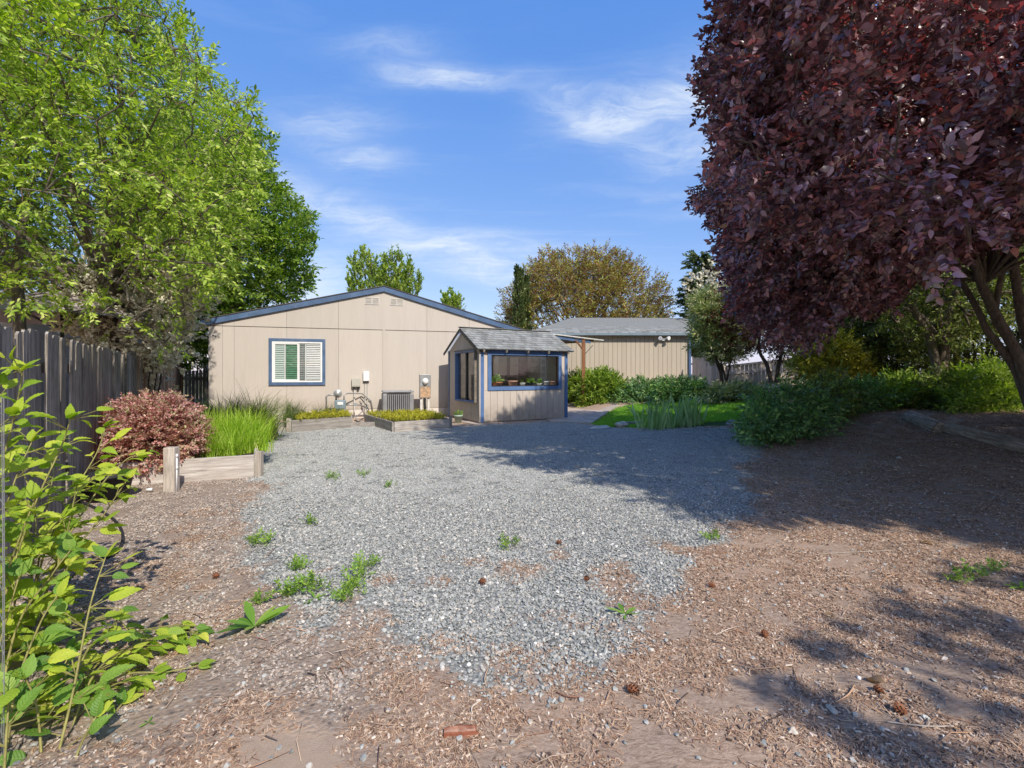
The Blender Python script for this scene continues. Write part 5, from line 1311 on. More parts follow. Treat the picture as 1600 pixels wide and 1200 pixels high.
MB().tube([(0, 0, -.3), (0, 0, 1.), (.1, 0, 2.)], [.4, .34, .26], 10).build('trunk', M['barkg'], rt2, True)
limbs(rt2, rtb, list(cen[:34]), M['barkg'], .13, .02, rtb+Vector((0, 0, .6)), 5, bend=.5)
nearest_chain(rt2, rtb, cen, cen[:34]*.5+np.array(rtb+Vector((0, 0, 1)))*.5, M['barkg'], .03)
for (px, py, Y, w, lab) in ((811, 418, 26, 13, 'taller narrow dark cypress in front of the rusty tree'), (821, 432, 26.5, 11, 'shorter narrow cypress right beside the taller one')):
    base = Vector(((px-800)/F*Y, Y, .8)); t = thing('cypress', lab, 'tree', base); top = at(px, py, Y).z; k = 420
    q = rng.uniform(0, 1, k); rad = (w/F*Y)*.5*(1-q)**.45; a = rng.uniform(0, 6.28, k)
    P = np.stack([rad*np.cos(a), rad*np.sin(a), q*(top-.9-.3)], 1); V = np.stack([np.cos(a)*.3, np.sin(a)*.3, np.ones(k)], 1)
    scatter('crown', P, orient(V, .5), rng.uniform(.7, 1.1, k), c_con, t, kind='stuff'); MB().tube([(0, 0, -.2), (0, 0, top-1.2)], [.12, .02], 6).build('trunk', M['bark'], t, True)
# conifer
def conifer(label, px, py, Y, wpx, droop=.1, tiers=13, basez=.8):
    base = Vector(((px-800)/F*Y, Y, basez)); t = thing('conifer_tree', label, 'tree', base); top = at(px, py, Y).z-basez; W_ = wpx/F*Y/2; Ps = []; Vs = []
    r = random.Random(px)
    for i in range(tiers):
        q = (i+.5)/tiers; z = top*(.22+.78*q); L_ = W_*(1-q)**.75+.15
        for j in range(7):
            a = r.uniform(0, 6.28); L2 = L_*r.uniform(.6, 1.15); k = int(9*L2)+4; s_ = np.linspace(.15, 1, k)
            zz = z+s_*L2*r.uniform(-.1, .25)-droop*s_**2*L2
            P = np.stack([np.cos(a)*s_*L2, np.sin(a)*s_*L2, zz], 1)+rng.normal(0, .08, (k, 3)); Ps.append(P)
            V = np.stack([np.full(k, np.cos(a)), np.full(k, np.sin(a)), np.full(k, .25)], 1)+rng.normal(0, .35, (k, 3)); Vs.append(V)
            MB().tube([(0, 0, z), (math.cos(a)*L2*.6, math.sin(a)*L2*.6, z+.1)], [.03, .01], 4).build('branch', M['bark'], t) if j == 0 else None
    P = np.concatenate(Ps); V = np.concatenate(Vs)
    scatter('crown', P, orient(V, .5), rng.uniform(.8, 1.4, len(P)), c_con, t, kind='stuff'); MB().tube([(0, 0, -.3), (0, 0, top*.97)], [.22, .02], 8).build('trunk', M['bark'], t, True)
conifer('dark green conifer behind the flowering bush beside the purple tree', 1093, 398, 26, 50)

# --- right side shrubs
M['leafO'] = leaf_mat('olive_grey_leaf', [(0, (.11, .15, .06)), (.5, (.25, .31, .13)), (.85, (.44, .46, .28)), (1, (.66, .60, .46))], .25)
M['leafY'] = leaf_mat('yellow_shrub_leaf', [(0, (.13, .16, .02)), (.5, (.32, .34, .045)), (1, (.50, .48, .11))], .4, (1.3, 1.3, .4))
M['leafI'] = leaf_mat('blue_green_leaf', [(0, (.05, .12, .05)), (.5, (.13, .27, .09)), (.9, (.24, .42, .13)), (1, (.42, .55, .20))], .25, None, .4, .45)
M['leafH'] = leaf_mat('border_leaf', [(0, (.08, .14, .02)), (.5, (.20, .31, .04)), (1, (.40, .50, .10))], .35)
M['leafK'] = leaf_mat('hedge_dark_leaf', [(0, (.05, .08, .02)), (.6, (.14, .19, .045)), (1, (.34, .38, .11))], .3)
c_oli = sprigs('olive_sprig', [M['leafO'], M['twig']], 4, nleaf=10, length=.2, L=.10, Wd=.03, segs=2, spread=1.1)
c_yel = sprigs('yellow_sprig', [M['leafY'], M['twig']], 4, nleaf=10, length=.2, L=.07, Wd=.04, segs=2)
c_ivy = sprigs('ivy_sprig', [M['leafI'], M['twig']], 5, nleaf=9, length=.17, L=.062, Wd=.034, segs=2, spread=1.2)
c_bor = sprigs('border_sprig', [M['leafH'], M['twig']], 4, nleaf=10, length=.24, L=.10, Wd=.032, segs=2, kind='lance')
c_hed = sprigs('hedge_sprig', [M['leafK'], M['twig']], 4, nleaf=9, length=.22, L=.08, Wd=.035, segs=2)
OP = [(1096, 470), (1124, 462), (1158, 482), (1170, 530), (1162, 548), (1112, 552), (1092, 538)]
shrub('rounded_bush', 'rounded grey-green flowering bush beside the garage corner', 'bush', (7.3, 16.5, .55), lambda P: ppoly(P, OP, 2), ((5.8, 15.6, 1.3), (8.5, 17.6, 4)), 230, .3, 16, c_oli, .9, 1.5, trunks=5, nthr=.0, tr=.05)
shrub('creamy_tree', 'cream blossomed tree showing above the rounded bush', 'tree', (9.8, 24, .8), lambda P: ppoly(P, [(1085, 440), (1130, 415), (1170, 420), (1170, 520), (1085, 480)], 3), ((8.6, 23, 2.5), (12, 25, 7)), 50, .55, 14, c_blos, 1.6, 2.6, trunks=4, nthr=0., tr=.07)
M['leafV'] = leaf_mat('plum_leaf_far', [(0, (.035, .014, .018)), (.6, (.09, .03, .035)), (1, (.16, .06, .05))], .35, (1.8, .7, .5))
c_pl = sprigs('plum_sprig_far', [M['leafV'], M['twig']], 4, nleaf=9, length=.2, L=.07, Wd=.04, segs=2)
st_, cen, _ = shrub('small_purple_tree', 'small twin stemmed purple leaved tree in front of the pale fence', 'tree', gp(1207, 590) if False else (8.2, 15.2, .62), lambda P: ppoly(P, [(1100, 470), (1200, 440), (1240, 500), (1235, 540), (1205, 552), (1150, 545)], 3), ((6.5, 14.2, 1.5), (10, 16, 4.5)), 80, .32, 12, c_pl, .9, 1.3, nthr=.1)
sb = Vector((8.2, 15.2, .62))
for (p1, p2) in (((1206, 592), (1186, 545)), ((1213, 590), (1222, 548))):
    MB().tube(smooth_path([at(p1[0], p1[1]+8, 15.2)-sb, at((p1[0]*.6+p2[0]*.4), 570, 15.2)-sb, at(*p2, 15.2)-sb, at(p2[0]+4, 500, 15.2)-sb]), [.07-.0018*i for i in range(19)], 8).build('trunk', M['bark'], st_, True)
YP = [(1248, 585), (1252, 545), (1275, 528), (1310, 530), (1345, 545), (1350, 590)]
shrub('yellow_bush', 'yellow-green sunlit bush under the purple tree', 'bush', (8.6, 13.4, .6), lambda P: ppoly(P, YP, 2), ((7.2, 12.8, .6), (10.2, 14.0, 2.8)), 110, .24, 13, c_yel, .8, 1.3, trunks=4, nthr=0.)
# border plants along the garage
BP = [[(888, 635), (888, 598), (905, 592), (925, 600), (928, 636)], [(915, 640), (920, 598), (940, 592), (965, 598), (975, 640), (950, 645)], [(960, 636), (965, 602), (1000, 600), (1035, 604), (1040, 632)], [(1030, 630), (1040, 602), (1075, 600), (1095, 610), (1100, 628)], [(1110, 628), (1120, 616), (1160, 615), (1185, 620), (1185, 630)]]
BL = ['yellowish leafy plant right behind the garden house corner', 'taller pale green leafy plant right of the wooden post', 'low dark green plant in the middle of the garage border', 'low bushy plant at the right end of the garage border', 'brownish low shrub at the back corner of the lawn']
for i, (pp_, lab) in enumerate(zip(BP, BL)):
    mx = np.mean([p[0] for p in pp_]); Yb = 19.6 if i == 0 else gp(mx, 627).y+.35; X0 = (mx-800)/F*Yb
    shrub('border_plant', lab, 'plant', (X0, Yb, float(height(X0, Yb))), lambda P, pp_=pp_: ppoly(P, pp_, 2), ((X0-1.3, Yb-.5, .0), (X0+1.3, Yb+.5, 1.6)), 110, .2, 12, [c_bor, c_bor, c_ivy, c_ivy, c_oli][i], 1., 1.6, nthr=0., trunks=3, tr=.012)
# dark green mounds
IP = [([(1165, 665), (1175, 625), (1205, 600), (1255, 592), (1290, 600), (1312, 640), (1290, 662), (1200, 668)], 8.9, 'big blue-green leafy mound at the gravel edge'),
      ([(1250, 640), (1262, 598), (1300, 585), (1335, 600), (1345, 640), (1300, 655)], 9.8, 'dark grey-green twiggy mound behind the blue-green one'),
      ([(1310, 645), (1320, 600), (1350, 585), (1385, 600), (1395, 632), (1350, 645)], 10.2, 'glossy green shrub in shade left of the half hidden timber'),
      ([(1370, 635), (1380, 592), (1420, 585), (1445, 600), (1445, 632), (1400, 640)], 10.4, 'broad leaved green shrub behind the short rotten timber'),
      ([(1435, 635), (1445, 590), (1480, 575), (1505, 590), (1510, 628), (1470, 636)], 10.0, 'loose green shrub beside the slim tree trunks'),
      ([(1500, 640), (1505, 585), (1540, 560), (1570, 580), (1590, 640)], 9.2, 'scrappy light green shrub near the large leaning trunk'),
      ([(1160, 672), (1190, 655), (1260, 652), (1270, 668), (1200, 676)], 8.6, 'low trailing green plant along the front of the mound')]
for ii_, (pp_, Yb, lab) in enumerate(IP):
    pp_ = [(a_, c_+14 if c_ < 625 else c_) for a_, c_ in pp_]
    mx = np.mean([p[0] for p in pp_]); X0 = (mx-800)/F*Yb
    shrub('shade_shrub', lab, 'shrub', (X0, Yb, float(height(X0, Yb))), lambda P, pp_=pp_: ppoly(P, pp_, 3), ((X0-1.3, Yb-.7, .0), (X0+1.3, Yb+.7, 1.6)), 70, .22, 13, [c_ivy, c_hed, c_ivy, c_bor, c_hed, c_bor, c_ivy][ii_], .7, 1.25, nthr=0., trunks=4, tr=.012, droop=.1)
# dark hedge backdrop at right
for i, (x0, Yb, hh) in enumerate(((11.2, 16.4, 4.6), (12.4, 12.8, 5.2), (14.4, 11.2, 5.6), (15.2, 8.8, 5.4), (15.6, 6.2, 5.4), (11.6, 14.9, 4.6))):
    lab = ['dark hedge tree behind the yellow-green bush', 'dark tall hedge tree behind the slim trunks', 'dense dark hedge tree behind the leaning trunk', 'dark hedge tree further along the right boundary', 'dark hedge tree nearest at the right boundary', 'dark leafy tree filling the gap right of the yellow-green bush'][i]
    base = Vector((x0, Yb, .6)); zc_ = .6+hh*.55
    shrub('hedge_tree', lab, 'tree', base, lambda P, c=(x0, Yb, zc_), r=(2.1, 1.3, hh*.56): ell(c, r)(P), ((x0-2.1, Yb-1.3, .7), (x0+2.1, Yb+1.3, hh+1)), 330, .40, 11, c_hed, 1., 1.7, trunks=9, nthr=.30, tr=.06)
M['leafF'] = M['leafL']
shrub('sunlit_foliage', 'sunlit yellow-green foliage beyond the hedge at right', 'tree', (13.5, 16.5, .6), lambda P: ell((13.8, 16.6, 2.6), (4.2, 1.4, 2.4))(P), ((9.5, 15.4, .6), (18, 18, 5)), 130, .5, 10, c_lime, 1.3, 2.2, trunks=6, nthr=.2, tr=.07)

# --- the purple tree
M['plum'] = leaf_mat('plum_leaf', [(0, (.055, .036, .045)), (.35, (.13, .08, .098)), (.65, (.27, .165, .20)), (.8, (.36, .23, .27)), (.92, (.34, .14, .13)), (1, (.27, .24, .17))], .23, (2.0, .48, .42), .34, .95)
c_plum = sprigs('plum_sprig', [M['plum'], M['twig']], 7, nleaf=10, length=.19, L=.060, Wd=.034, kind='egg', spread=1.05, segs=4, droop=.6, twig=.002)
PP = [(-1500, -6000), (800, -400), (1060, -200), (1120, -120), (1128, 0), (1108, 50), (1112, 100), (1084, 140), (1118, 165), (1130, 210), (1142, 262), (1095, 285), (1088, 320), (1130, 345), (1136, 400), (1144, 450), (1166, 490), (1182, 508), (1206, 528), (1232, 526), (1285, 532), (1300, 512), (1318, 468), (1345, 474), (1390, 468), (1415, 436), (1440, 420), (1465, 405), (1495, 392), (1540, 372), (1605, 352), (1700, 330), (3000, 500), (9000, 400), (9000, -6000)]
LITPX = np.array([(-4000, 668), (640, 672), (690, 692), (760, 716), (830, 730), (900, 742), (960, 764), (1040, 788), (1140, 812), (1250, 808), (1400, 806), (1500, 832), (1600, 862), (2000, 930), (6000, 1100)], float)
gdir = np.array([math.cos(GA), math.sin(GA)]); gnrm = np.array([math.sin(GA), -math.cos(GA)])
cotE = 1/math.tan(ELEV); ux, uy = -SUN_H[0]*cotE, -SUN_H[1]*cotE   # shift per metre of drop
def casts_ok(P, jit=8.):
    """real leaves only where their shade falls on the ground that is shaded in the place"""
    zg_ = np.clip(height(P[:, 0]+ux*P[:, 2], P[:, 1]+uy*P[:, 2]), 0, .6); h = P[:, 2]-zg_
    S = np.stack([P[:, 0]+ux*h, P[:, 1]+uy*h, zg_], 1); x, y = proj(S)
    y = y+rng.normal(0, jit, len(y)); ok = y < np.interp(x, LITPX[:, 0], LITPX[:, 1]); ok &= ~((x > 955) & (x < 1185) & (y > 622) & (y < 652) & (rng.uniform(0, 1, len(x)) < .8))
    front = S[:, 1] < 1.2; ok &= ~front
    # garden house front
    den = ux*gnrm[0]+uy*gnrm[1]; d0 = (GO[0]-P[:, 0])*gnrm[0]+(GO[1]-P[:, 1])*gnrm[1]; t = d0/den
    hx, hy, hz = P[:, 0]+ux*t, P[:, 1]+uy*t, P[:, 2]-t
    u = (hx-GO[0])*gdir[0]+(hy-GO[1])*gdir[1]; lim = -.35+.55*u+rng.normal(0, .07, len(u))
    ok &= ~((t > 0) & (u > -.4) & (u < GW+.1) & (hz > np.maximum(lim, -.3)) & (hz > -.0) & (hz < 2.9))
    # house wall
    c_, s_ = math.cos(HA), math.sin(HA); nn = (s_, -c_); den = ux*nn[0]+uy*nn[1]; t = ((HO[0]-P[:, 0])*nn[0]+(HO[1]-P[:, 1])*nn[1])/den
    hx, hz = P[:, 0]+ux*t, P[:, 2]-t; ok &= ~((t > 0) & (hx < 1.0) & (hz > 0) & (hz < 4.2))
    # pale boundary fence and the sunny bush stay in the sun
    t = (20.2-P[:, 1])/uy; qx, qy = 800+F*(P[:, 0]+ux*t)/20.2, HOR-F*(P[:, 2]-t-CAMH)/20.2
    ok &= ~((qx > 1125) & (qx < 1262) & (qy > 550) & (qy < 602) & (rng.uniform(0, 1, len(P)) < .9))
    t = (14.1-P[:, 1])/uy; qx, qy = 800+F*(P[:, 0]+ux*t)/14.1, HOR-F*(P[:, 2]-t-CAMH)/14.1
    ok &= ~((qx > 1240) & (qx < 1355) & (qy > 525) & (qy < 590) & (rng.uniform(0, 1, len(P)) < .8))
    t = (16.3-P[:, 1])/uy; qx, qy = 800+F*(P[:, 0]+ux*t)/16.3, HOR-F*(P[:, 2]-t-CAMH)/16.3
    ok &= ~((qx > 1080) & (qx < 1182) & (qy > 465) & (qy < 570) & (rng.uniform(0, 1, len(P)) < .6))
    # garage wall and roof
    t = (GY0-P[:, 1])/uy; hx, hz = P[:, 0]+ux*t, P[:, 2]-t; gx, gy = 800+F*hx/GY0, HOR-F*(hz-CAMH)/GY0
    ok &= ~((t > 0) & (hz > .5) & (gy < np.interp(gx, [800, 930, 985, 1030, 1060, 1100, 1200], [640, 612, 590, 560, 528, 495, 450])+rng.normal(0, 4, len(gx))) & (gx > 700) & (gx < 1100))
    return ok
ptb = onground(7.55, 6.9)
def pin(P): return (ell((8.4, 2.2, 4.6), (3.6, 2.9, 3.2))(P) | ell((6.0, 6.3, 4.9), (3.9, 3.0, 4.2))(P) | ell((5.0, 4.9, 6.0), (3.0, 2.4, 2.8))(P) | ell((7.2, 4.6, 5.2), (3.2, 2.6, 3.2))(P) | ell((4.4, 7.4, 3.4), (2.3, 1.8, 1.9))(P) | ell((3.2, 3.9, 6.9), (2.0, 1.7, 1.5))(P)) & (P[:, 1] > -1.5)
shown = lambda P, j: ((P[:, 1] < .3) & (P[:, 0] > 1.2)) | (ppoly(P, PP, j) & ((P[:, 1] > 3.2) | (proj(P)[0] > 1750)) & ((proj(P)[1] > -20) | (P[:, 1] > 5.2) | ((P[:, 0] > 6.2) & (rng.uniform(0, 1, len(P)) < .6)) | (proj(np.stack([P[:, 0]+ux*P[:, 2], P[:, 1]+uy*P[:, 2], P[:, 2]*0], 1))[0] < 870)))
ptest = lambda P: pin(P) & shown(P, 3) & casts_ok(P)
cen = sample(((.8, -1.2, 1.3), (12.2, 9.8, 9.4)), 2300, lambda P: ptest(P) & (n3(P, 1.1, 2) > .30))
cenL = sample(((2.0, 5.4, 1.5), (7, 9.4, 5.5)), 420, lambda P: ptest(P))
def shade_sources(k):
    # clump centres on the sun side of the ground that lies in shade
    q = np.array([gp(x, y) for x, y in zip(rng.uniform(690, 1600, 700), rng.uniform(668, 860, 700))]); x, y = proj(q); q = q[y < np.interp(x, LITPX[:, 0], LITPX[:, 1])-4]
    g = q[rng.integers(0, len(q), k*30)]; h = rng.uniform(1.8, 8.6, len(g)); P = np.stack([g[:, 0]-ux*h, g[:, 1]-uy*h, g[:, 2]+h], 1)
    return P[(ell((6.4, 3.6, 5.6), (6.2, 6.6, 3.9))(P)) & shown(P, 3) & casts_ok(P)][:k]
cenS = shade_sources(1000); print('shade clumps', len(cenS))
cen = np.concatenate([cen, cenL, cenS])
P_, V_ = clumps(cen, .36, 16, .8, (6.5, 7, 4), .45, lambda P: shown(P, 5) & casts_ok(P, 10))
pt = thing('purple_leaf_tree', 'large purple leaved tree overhanging the bark bank at right', 'tree', ptb)
scatter('crown', P_-np.array(ptb), orient(V_, .55), rng.uniform(.75, 1.3, len(P_)), c_plum, pt, kind='stuff')
print('plum sprigs', len(P_), 'centres', len(cen))
def stem(root, base, pts, r0, r1, mat, name='trunk', n=9):
    s_ = smooth_path([Vector(p)-Vector(base) for p in pts], 6); m = len(s_); r_ = random.Random(int(r0*1e4))
    return MB().tube(s_, [(r0+(r1-r0)*i/(m-1))*(1+r_.uniform(-.06, .06)) for i in range(m)], n).build(name, mat, root, True)
Yt = 6.9
stem(pt, ptb, [ptb-Vector((0, 0, .1)), at(1592, 560, Yt), at(1560, 500, Yt), at(1528, 430, Yt-.1), at(1500, 330, Yt-.2), at(1460, 200, Yt-.4)], .085, .03, M['barkg'])
stem(pt, ptb, [ptb+Vector((-.05, .05, 0)), at(1585, 575, Yt+.1), at(1545, 520, Yt+.1), at(1520, 470, Yt+.2), at(1480, 410, Yt+.3), at(1440, 390, Yt+.3)], .06, .025, M['barkg'])
stem(pt, ptb, [ptb+Vector((.08, .0, 0)), at(1612, 560, Yt), at(1592, 470, Yt), at(1580, 380, Yt-.3), at(1560, 250, Yt-.5)], .08, .035, M['barkg'])
stem(pt, ptb, [ptb+Vector((.14, .05, 0)), at(1640, 540, Yt), at(1660, 430, Yt), at(1670, 250, Yt-.3)], .08, .035, M['barkg'])
stem(pt, ptb, [at(1553, 500, Yt), at(1565, 430, Yt-.1), at(1585, 395, Yt-.2), at(1600, 350, Yt-.4)], .04, .015, M['barkg'], 'branch')
fork = at(1540, 440, Yt)
limbs(pt, ptb, list(cen[rng.choice(len(cen), 30, replace=False)]), M['barkg'], .026, .006, fork, 6, bend=.35)
nearest_chain(pt, ptb, cen, [tuple(at(1528, 430, 6.8)), tuple(at(1500, 330, 6.7)), tuple(at(1580, 380, 6.6)), tuple(at(1560, 250, 6.4)), tuple(at(1460, 200, 6.5)), tuple(at(1440, 390, 7.2))], M['bark'], .012)
LPm = [MB().add(*leaf_geo(.074, .044, .3, c_, 5, 'egg', c_*9)).mesh('leaf', M['plum'], True) for c_ in (.1, .25, .4, .55)]
xx, yy = proj(P_); vis = (xx > 1080) & (xx < 1600) & (yy > -5) & (yy < 560); cand = P_[vis]; cx, cy = proj(cand)
# nearest leaf sprays per image cell: the leaves that show largest
cell = {}
for i in np.argsort(cand[:, 1]):
    key = (int(cx[i]//24), int(cy[i]//24))
    cell.setdefault(key, [])
    if len(cell[key]) < 1: cell[key].append(i)
sel = sorted([i for l_ in cell.values() for i in l_], key=lambda i: cand[i, 1])[:300]
for i in sel:
    p = Vector(cand[i]); place('leaf', random.choice(LPm), pt, p-ptb+Vector((0, -.06, 0)), [random.uniform(-1.3, .2), random.uniform(-.6, .6), random.uniform(2.2, 4.1)], [random.uniform(.9, 1.25)]*3)
# slim trunks further back
bt = onground(9.3, 11.0); st2 = thing('slim_tree', 'dark multi-stemmed tree with slim trunks standing further back', 'tree', bt)
Yq = 11.0
stem(st2, bt, [bt-Vector((0, 0, .1)), at(1462, 590, Yq), at(1453, 530, Yq), at(1436, 500, Yq), at(1420, 470, Yq)], .11, .05, M['barkg'])
stem(st2, bt, [bt+Vector((.25, 0, -.1)), at(1474, 560, Yq), at(1472, 520, Yq), at(1490, 470, Yq), at(1500, 430, Yq)], .13, .06, M['bark'])
stem(st2, bt, [at(1474, 540, Yq), at(1460, 520, Yq), at(1440, 495, Yq), at(1410, 480, Yq)], .07, .03, M['barkg'], 'branch')
stem(st2, bt, [at(1474, 530, Yq), at(1468, 490, Yq), at(1466, 450, Yq)], .06, .03, M['bark'], 'branch')
tt = lambda P: ell((9.4, 11, 4.2), (2.6, 1.8, 2.4))(P)
cen = sample(((6.5, 9, 1.9), (12.4, 13, 6.6)), 300, lambda P: tt(P) & (n3(P, 1.2, 4) > .36)); P_, V_ = clumps(cen, .36, 11, .8, (9.4, 11, 4), .2, lambda P: (proj(P)[1] < 530) & ((proj(P)[0] > 1375) | (proj(P)[1] < 470)))
scatter('crown', P_-np.array(bt), orient(V_, .6), rng.uniform(.8, 1.4, len(P_)), c_hed, st2, kind='stuff')
nearest_chain(st2, bt, cen, [tuple(at(1490, 470, Yq)), tuple(at(1420, 470, Yq)), tuple(at(1466, 450, Yq))], M['bark'], .02)
# conifer behind the camera that throws the soft streaks at lower right
sb2 = Vector((6.6, -4.2, 0)); pn = thing('pine_tree', 'sparse pine standing outside the picture to the right of the viewpoint', 'tree', sb2)
MB().tube([(0, 0, -.1), (0, 0, 3), (.1, 0, 5.1)], [.2, .16, .05], 9).build('trunk', M['bark'], pn, True)
def src(px, py, h):
    g = gp(px, py); return np.array([g.x-ux*h, g.y-uy*h, g.z+h])
Pn = []; Vn = []
for (x0, y0, x1, y1, wd, k) in ((1480, 905, 1640, 900, 8, 90), (1380, 945, 1640, 1000, 12, 130), (1260, 1000, 1330, 1045, 7, 30), (1180, 1070, 1450, 1190, 8, 90), (1330, 985, 1620, 1050, 8, 50), (1460, 1090, 1620, 1120, 9, 30)):
    for i in range(k):
        q = rng.uniform(); px = x0+(x1-x0)*q+rng.normal(0, 10); py = y0+(y1-y0)*q+rng.normal(0, wd); Pn.append(src(px, py, 4.2+1.2*math.sin(px*.01)+rng.normal(0, .15))); Vn.append([rng.normal(), rng.normal(), .3])
Pn = np.array(Pn); scatter('crown', Pn-np.array(sb2), orient(np.array(Vn), .5), rng.uniform(.15, .32, len(Pn)), c_con, pn, kind='stuff')
for i in range(0, len(Pn), 45): MB().tube([(0, 0, 5.0), (Vector(Pn[i])-sb2)*.5+Vector((0, 0, 2.6)), Vector(Pn[i])-sb2], [.05, .03, .008], 6).build('branch', M['bark'], pn, True)

# --- barberry by the fence
M['barb'] = leaf_mat('barberry_leaf', [(0, (.20, .12, .11)), (.25, (.44, .22, .23)), (.5, (.72, .42, .43)), (.7, (.52, .42, .33)), (1, (.36, .42, .20))], .3, (1.6, .7, .5))
c_barb = sprigs('barberry_sprig', [M['barb'], M['twig']], 5, nleaf=16, length=.11, L=.026, Wd=.017, kind='egg', spread=1.4, segs=2, twig=.0012)
bc = Vector((-4.52, 6.1, 0))
shrub('barberry_bush', 'dense rounded reddish barberry bush against the dark fence', 'bush', bc, lambda P: ell((bc.x, bc.y, .46), (.55, .52, .50))(P) & ~ell((bc.x, bc.y, .46), (.36, .32, .3))(P) & (P[:, 2] > .05), ((bc.x-.65, bc.y-.6, 0), (bc.x+.65, bc.y+.6, 1.05)), 380, .10, 16, c_barb, .8, 1.4, centre=(bc.x, bc.y, .3), trunks=10, tr=.012, nthr=.36)

# --- foreground leafy canes on the left: every leaf its own part
M['cleaf'] = leaf_mat('cane_leaf', [(0, (.22, .36, .04)), (.35, (.34, .48, .05)), (.75, (.50, .60, .07)), (1, (.66, .68, .12))], .42, (1.35, 1.4, .35), .6, .22, True)
M['cleafd'] = leaf_mat('cane_leaf_deep', [(0, (.10, .22, .04)), (.5, (.20, .36, .06)), (1, (.34, .48, .09))], .38, (1.4, 1.6, .4), .45, .35, True)
CL = [MB().add(*toothed_leaf(.12, .072, f_, c_, 6)).mesh('leaf', M['cleaf'], True) for f_, c_ in ((.2, .2), (.35, .35), (.5, .5), (.15, .1), (.4, .65))]
CLD = [MB().add(*toothed_leaf(.12, .075, f_, c_, 6)).mesh('leaf', M['cleafd'], True) for f_, c_ in ((.2, .2), (.35, .4), (.5, .3))]
def canes(name, label, cat, base, paths, leafsets, step=.075, size=(.7, 1.25), trip=.35):
    base = Vector(base); t = thing(name, label, cat, base); r = random.Random(len(label)); cnt = 0
    for pts in paths:
        pts = [Vector(p) for p in pts]; s_ = smooth_path(pts, 8); m = len(s_)
        MB().tube([p-base for p in s_], [.0042*(1-.7*i/m)+.001 for i in range(m)], 6).build('cane', M['cane'], t, True)
        acc = 0; side = 1
        for i in range(1, m):
            acc += (s_[i]-s_[i-1]).length
            if acc > step and i > m*.14:
                acc = 0; side = -side; d = (s_[i]-s_[i-1]).normalized(); lat = d.cross(Vector((0, 0, 1)))
                if lat.length < .2: lat = Vector((r.uniform(-1, 1), r.uniform(-1, 1), 0))
                lat.normalize()
                for k in range(3 if r.random() < trip else 1):
                    dv = (lat*side*(1+r.uniform(-.3, .5))+d*r.uniform(.1, 1.1)+Vector((r.uniform(-.4, .4), r.uniform(-.4, .4), r.uniform(-.45, .35)))).normalized()
                    sz = r.uniform(*size)*(1-.35*(i/m)); pet = .03+.02*r.random()+(.03*k)
                    p = s_[i]+dv*pet
                    if cnt < 298:
                        y_ = dv; up_ = (Vector((.12, -.25, 1))+Vector((r.gauss(0, .35), r.gauss(0, .35), 0))); x_ = y_.cross(up_).normalized(); z_ = x_.cross(y_)
                        E = Matrix((x_, y_, z_)).transposed().to_euler()
                        place('leaf', r.choice(leafsets), t, p-base, E, (sz, sz, sz)); cnt += 1
                        MB_ = MBp[0]; MB_.tube([s_[i]-base, p-base], .0018, 4, 0, False)
        # leaf crown at the tip
        d = (s_[-1]-s_[-4]).normalized()
        for k in range(4):
            dv = (d+Vector((r.uniform(-.8, .8), r.uniform(-.8, .8), r.uniform(-.2, .6)))).normalized(); up_ = Vector((.1, -.3, 1)); x_ = dv.cross(up_).normalized(); z_ = x_.cross(dv)
            sz = r.uniform(.4, .7); place('leaf', r.choice(leafsets), t, s_[-1]-base, Matrix((x_, dv, z_)).transposed().to_euler(), (sz, sz, sz))
    MBp[0].build('leaf_stalks', M['cane'], t, kind='stuff'); MBp[0] = MB(); return t
MBp = [MB()]
A3 = lambda *q: [at(x, y, Y) for x, y, Y in q]
canes('leafy_canes', 'tall arching yellow-green canes at the upper left edge', 'shrub', at(-60, 900, 1.95)*1.0-Vector((0, 0, at(-60, 900, 1.95).z)),
      [A3((-60, 1300, 1.95), (-30, 1000, 2.0), (0, 750, 2.05), (25, 640, 2.1), (35, 580, 2.1)), A3((-80, 1250, 2.1), (-50, 900, 2.2), (-30, 700, 2.3), (5, 590, 2.35)), A3((-70, 1250, 1.9), (0, 960, 2.0), (50, 800, 2.1), (95, 700, 2.2), (110, 655, 2.2)), A3((-70, 1200, 2.2), (-20, 900, 2.3), (20, 760, 2.4), (50, 690, 2.5)),
       A3((-90, 1200, 1.9), (-70, 900, 1.9), (-20, 700, 1.95), (20, 650, 1.95)), A3((-60, 1250, 2.0), (10, 1000, 2.1), (40, 880, 2.15), (95, 810, 2.2)), A3((-60, 1250, 1.85), (-20, 1000, 1.9), (20, 870, 1.9), (55, 780, 1.95))], CL, .046, (.62, 1.2), .5)
canes('leafy_canes', 'arching yellow-green canes reaching right over the black tub', 'shrub', at(40, 1000, 2.3)-Vector((0, 0, at(40, 1000, 2.3).z)),
      [A3((30, 1180, 2.2), (60, 900, 2.4), (110, 780, 2.6), (150, 710, 2.75), (165, 668, 2.8)), A3((30, 1150, 2.2), (80, 900, 2.4), (150, 770, 2.6), (195, 720, 2.75), (215, 712, 2.8)), A3((20, 1150, 2.3), (60, 880, 2.5), (80, 760, 2.7), (90, 690, 2.8)), A3((40, 1150, 2.2), (100, 900, 2.3), (165, 800, 2.45), (200, 748, 2.5)),
       A3((40, 1150, 2.2), (70, 930, 2.3), (100, 850, 2.35), (120, 760, 2.4)), A3((20, 1150, 2.2), (50, 900, 2.3), (55, 800, 2.4), (35, 735, 2.45))], CL, .05, (.62, 1.2), .5)
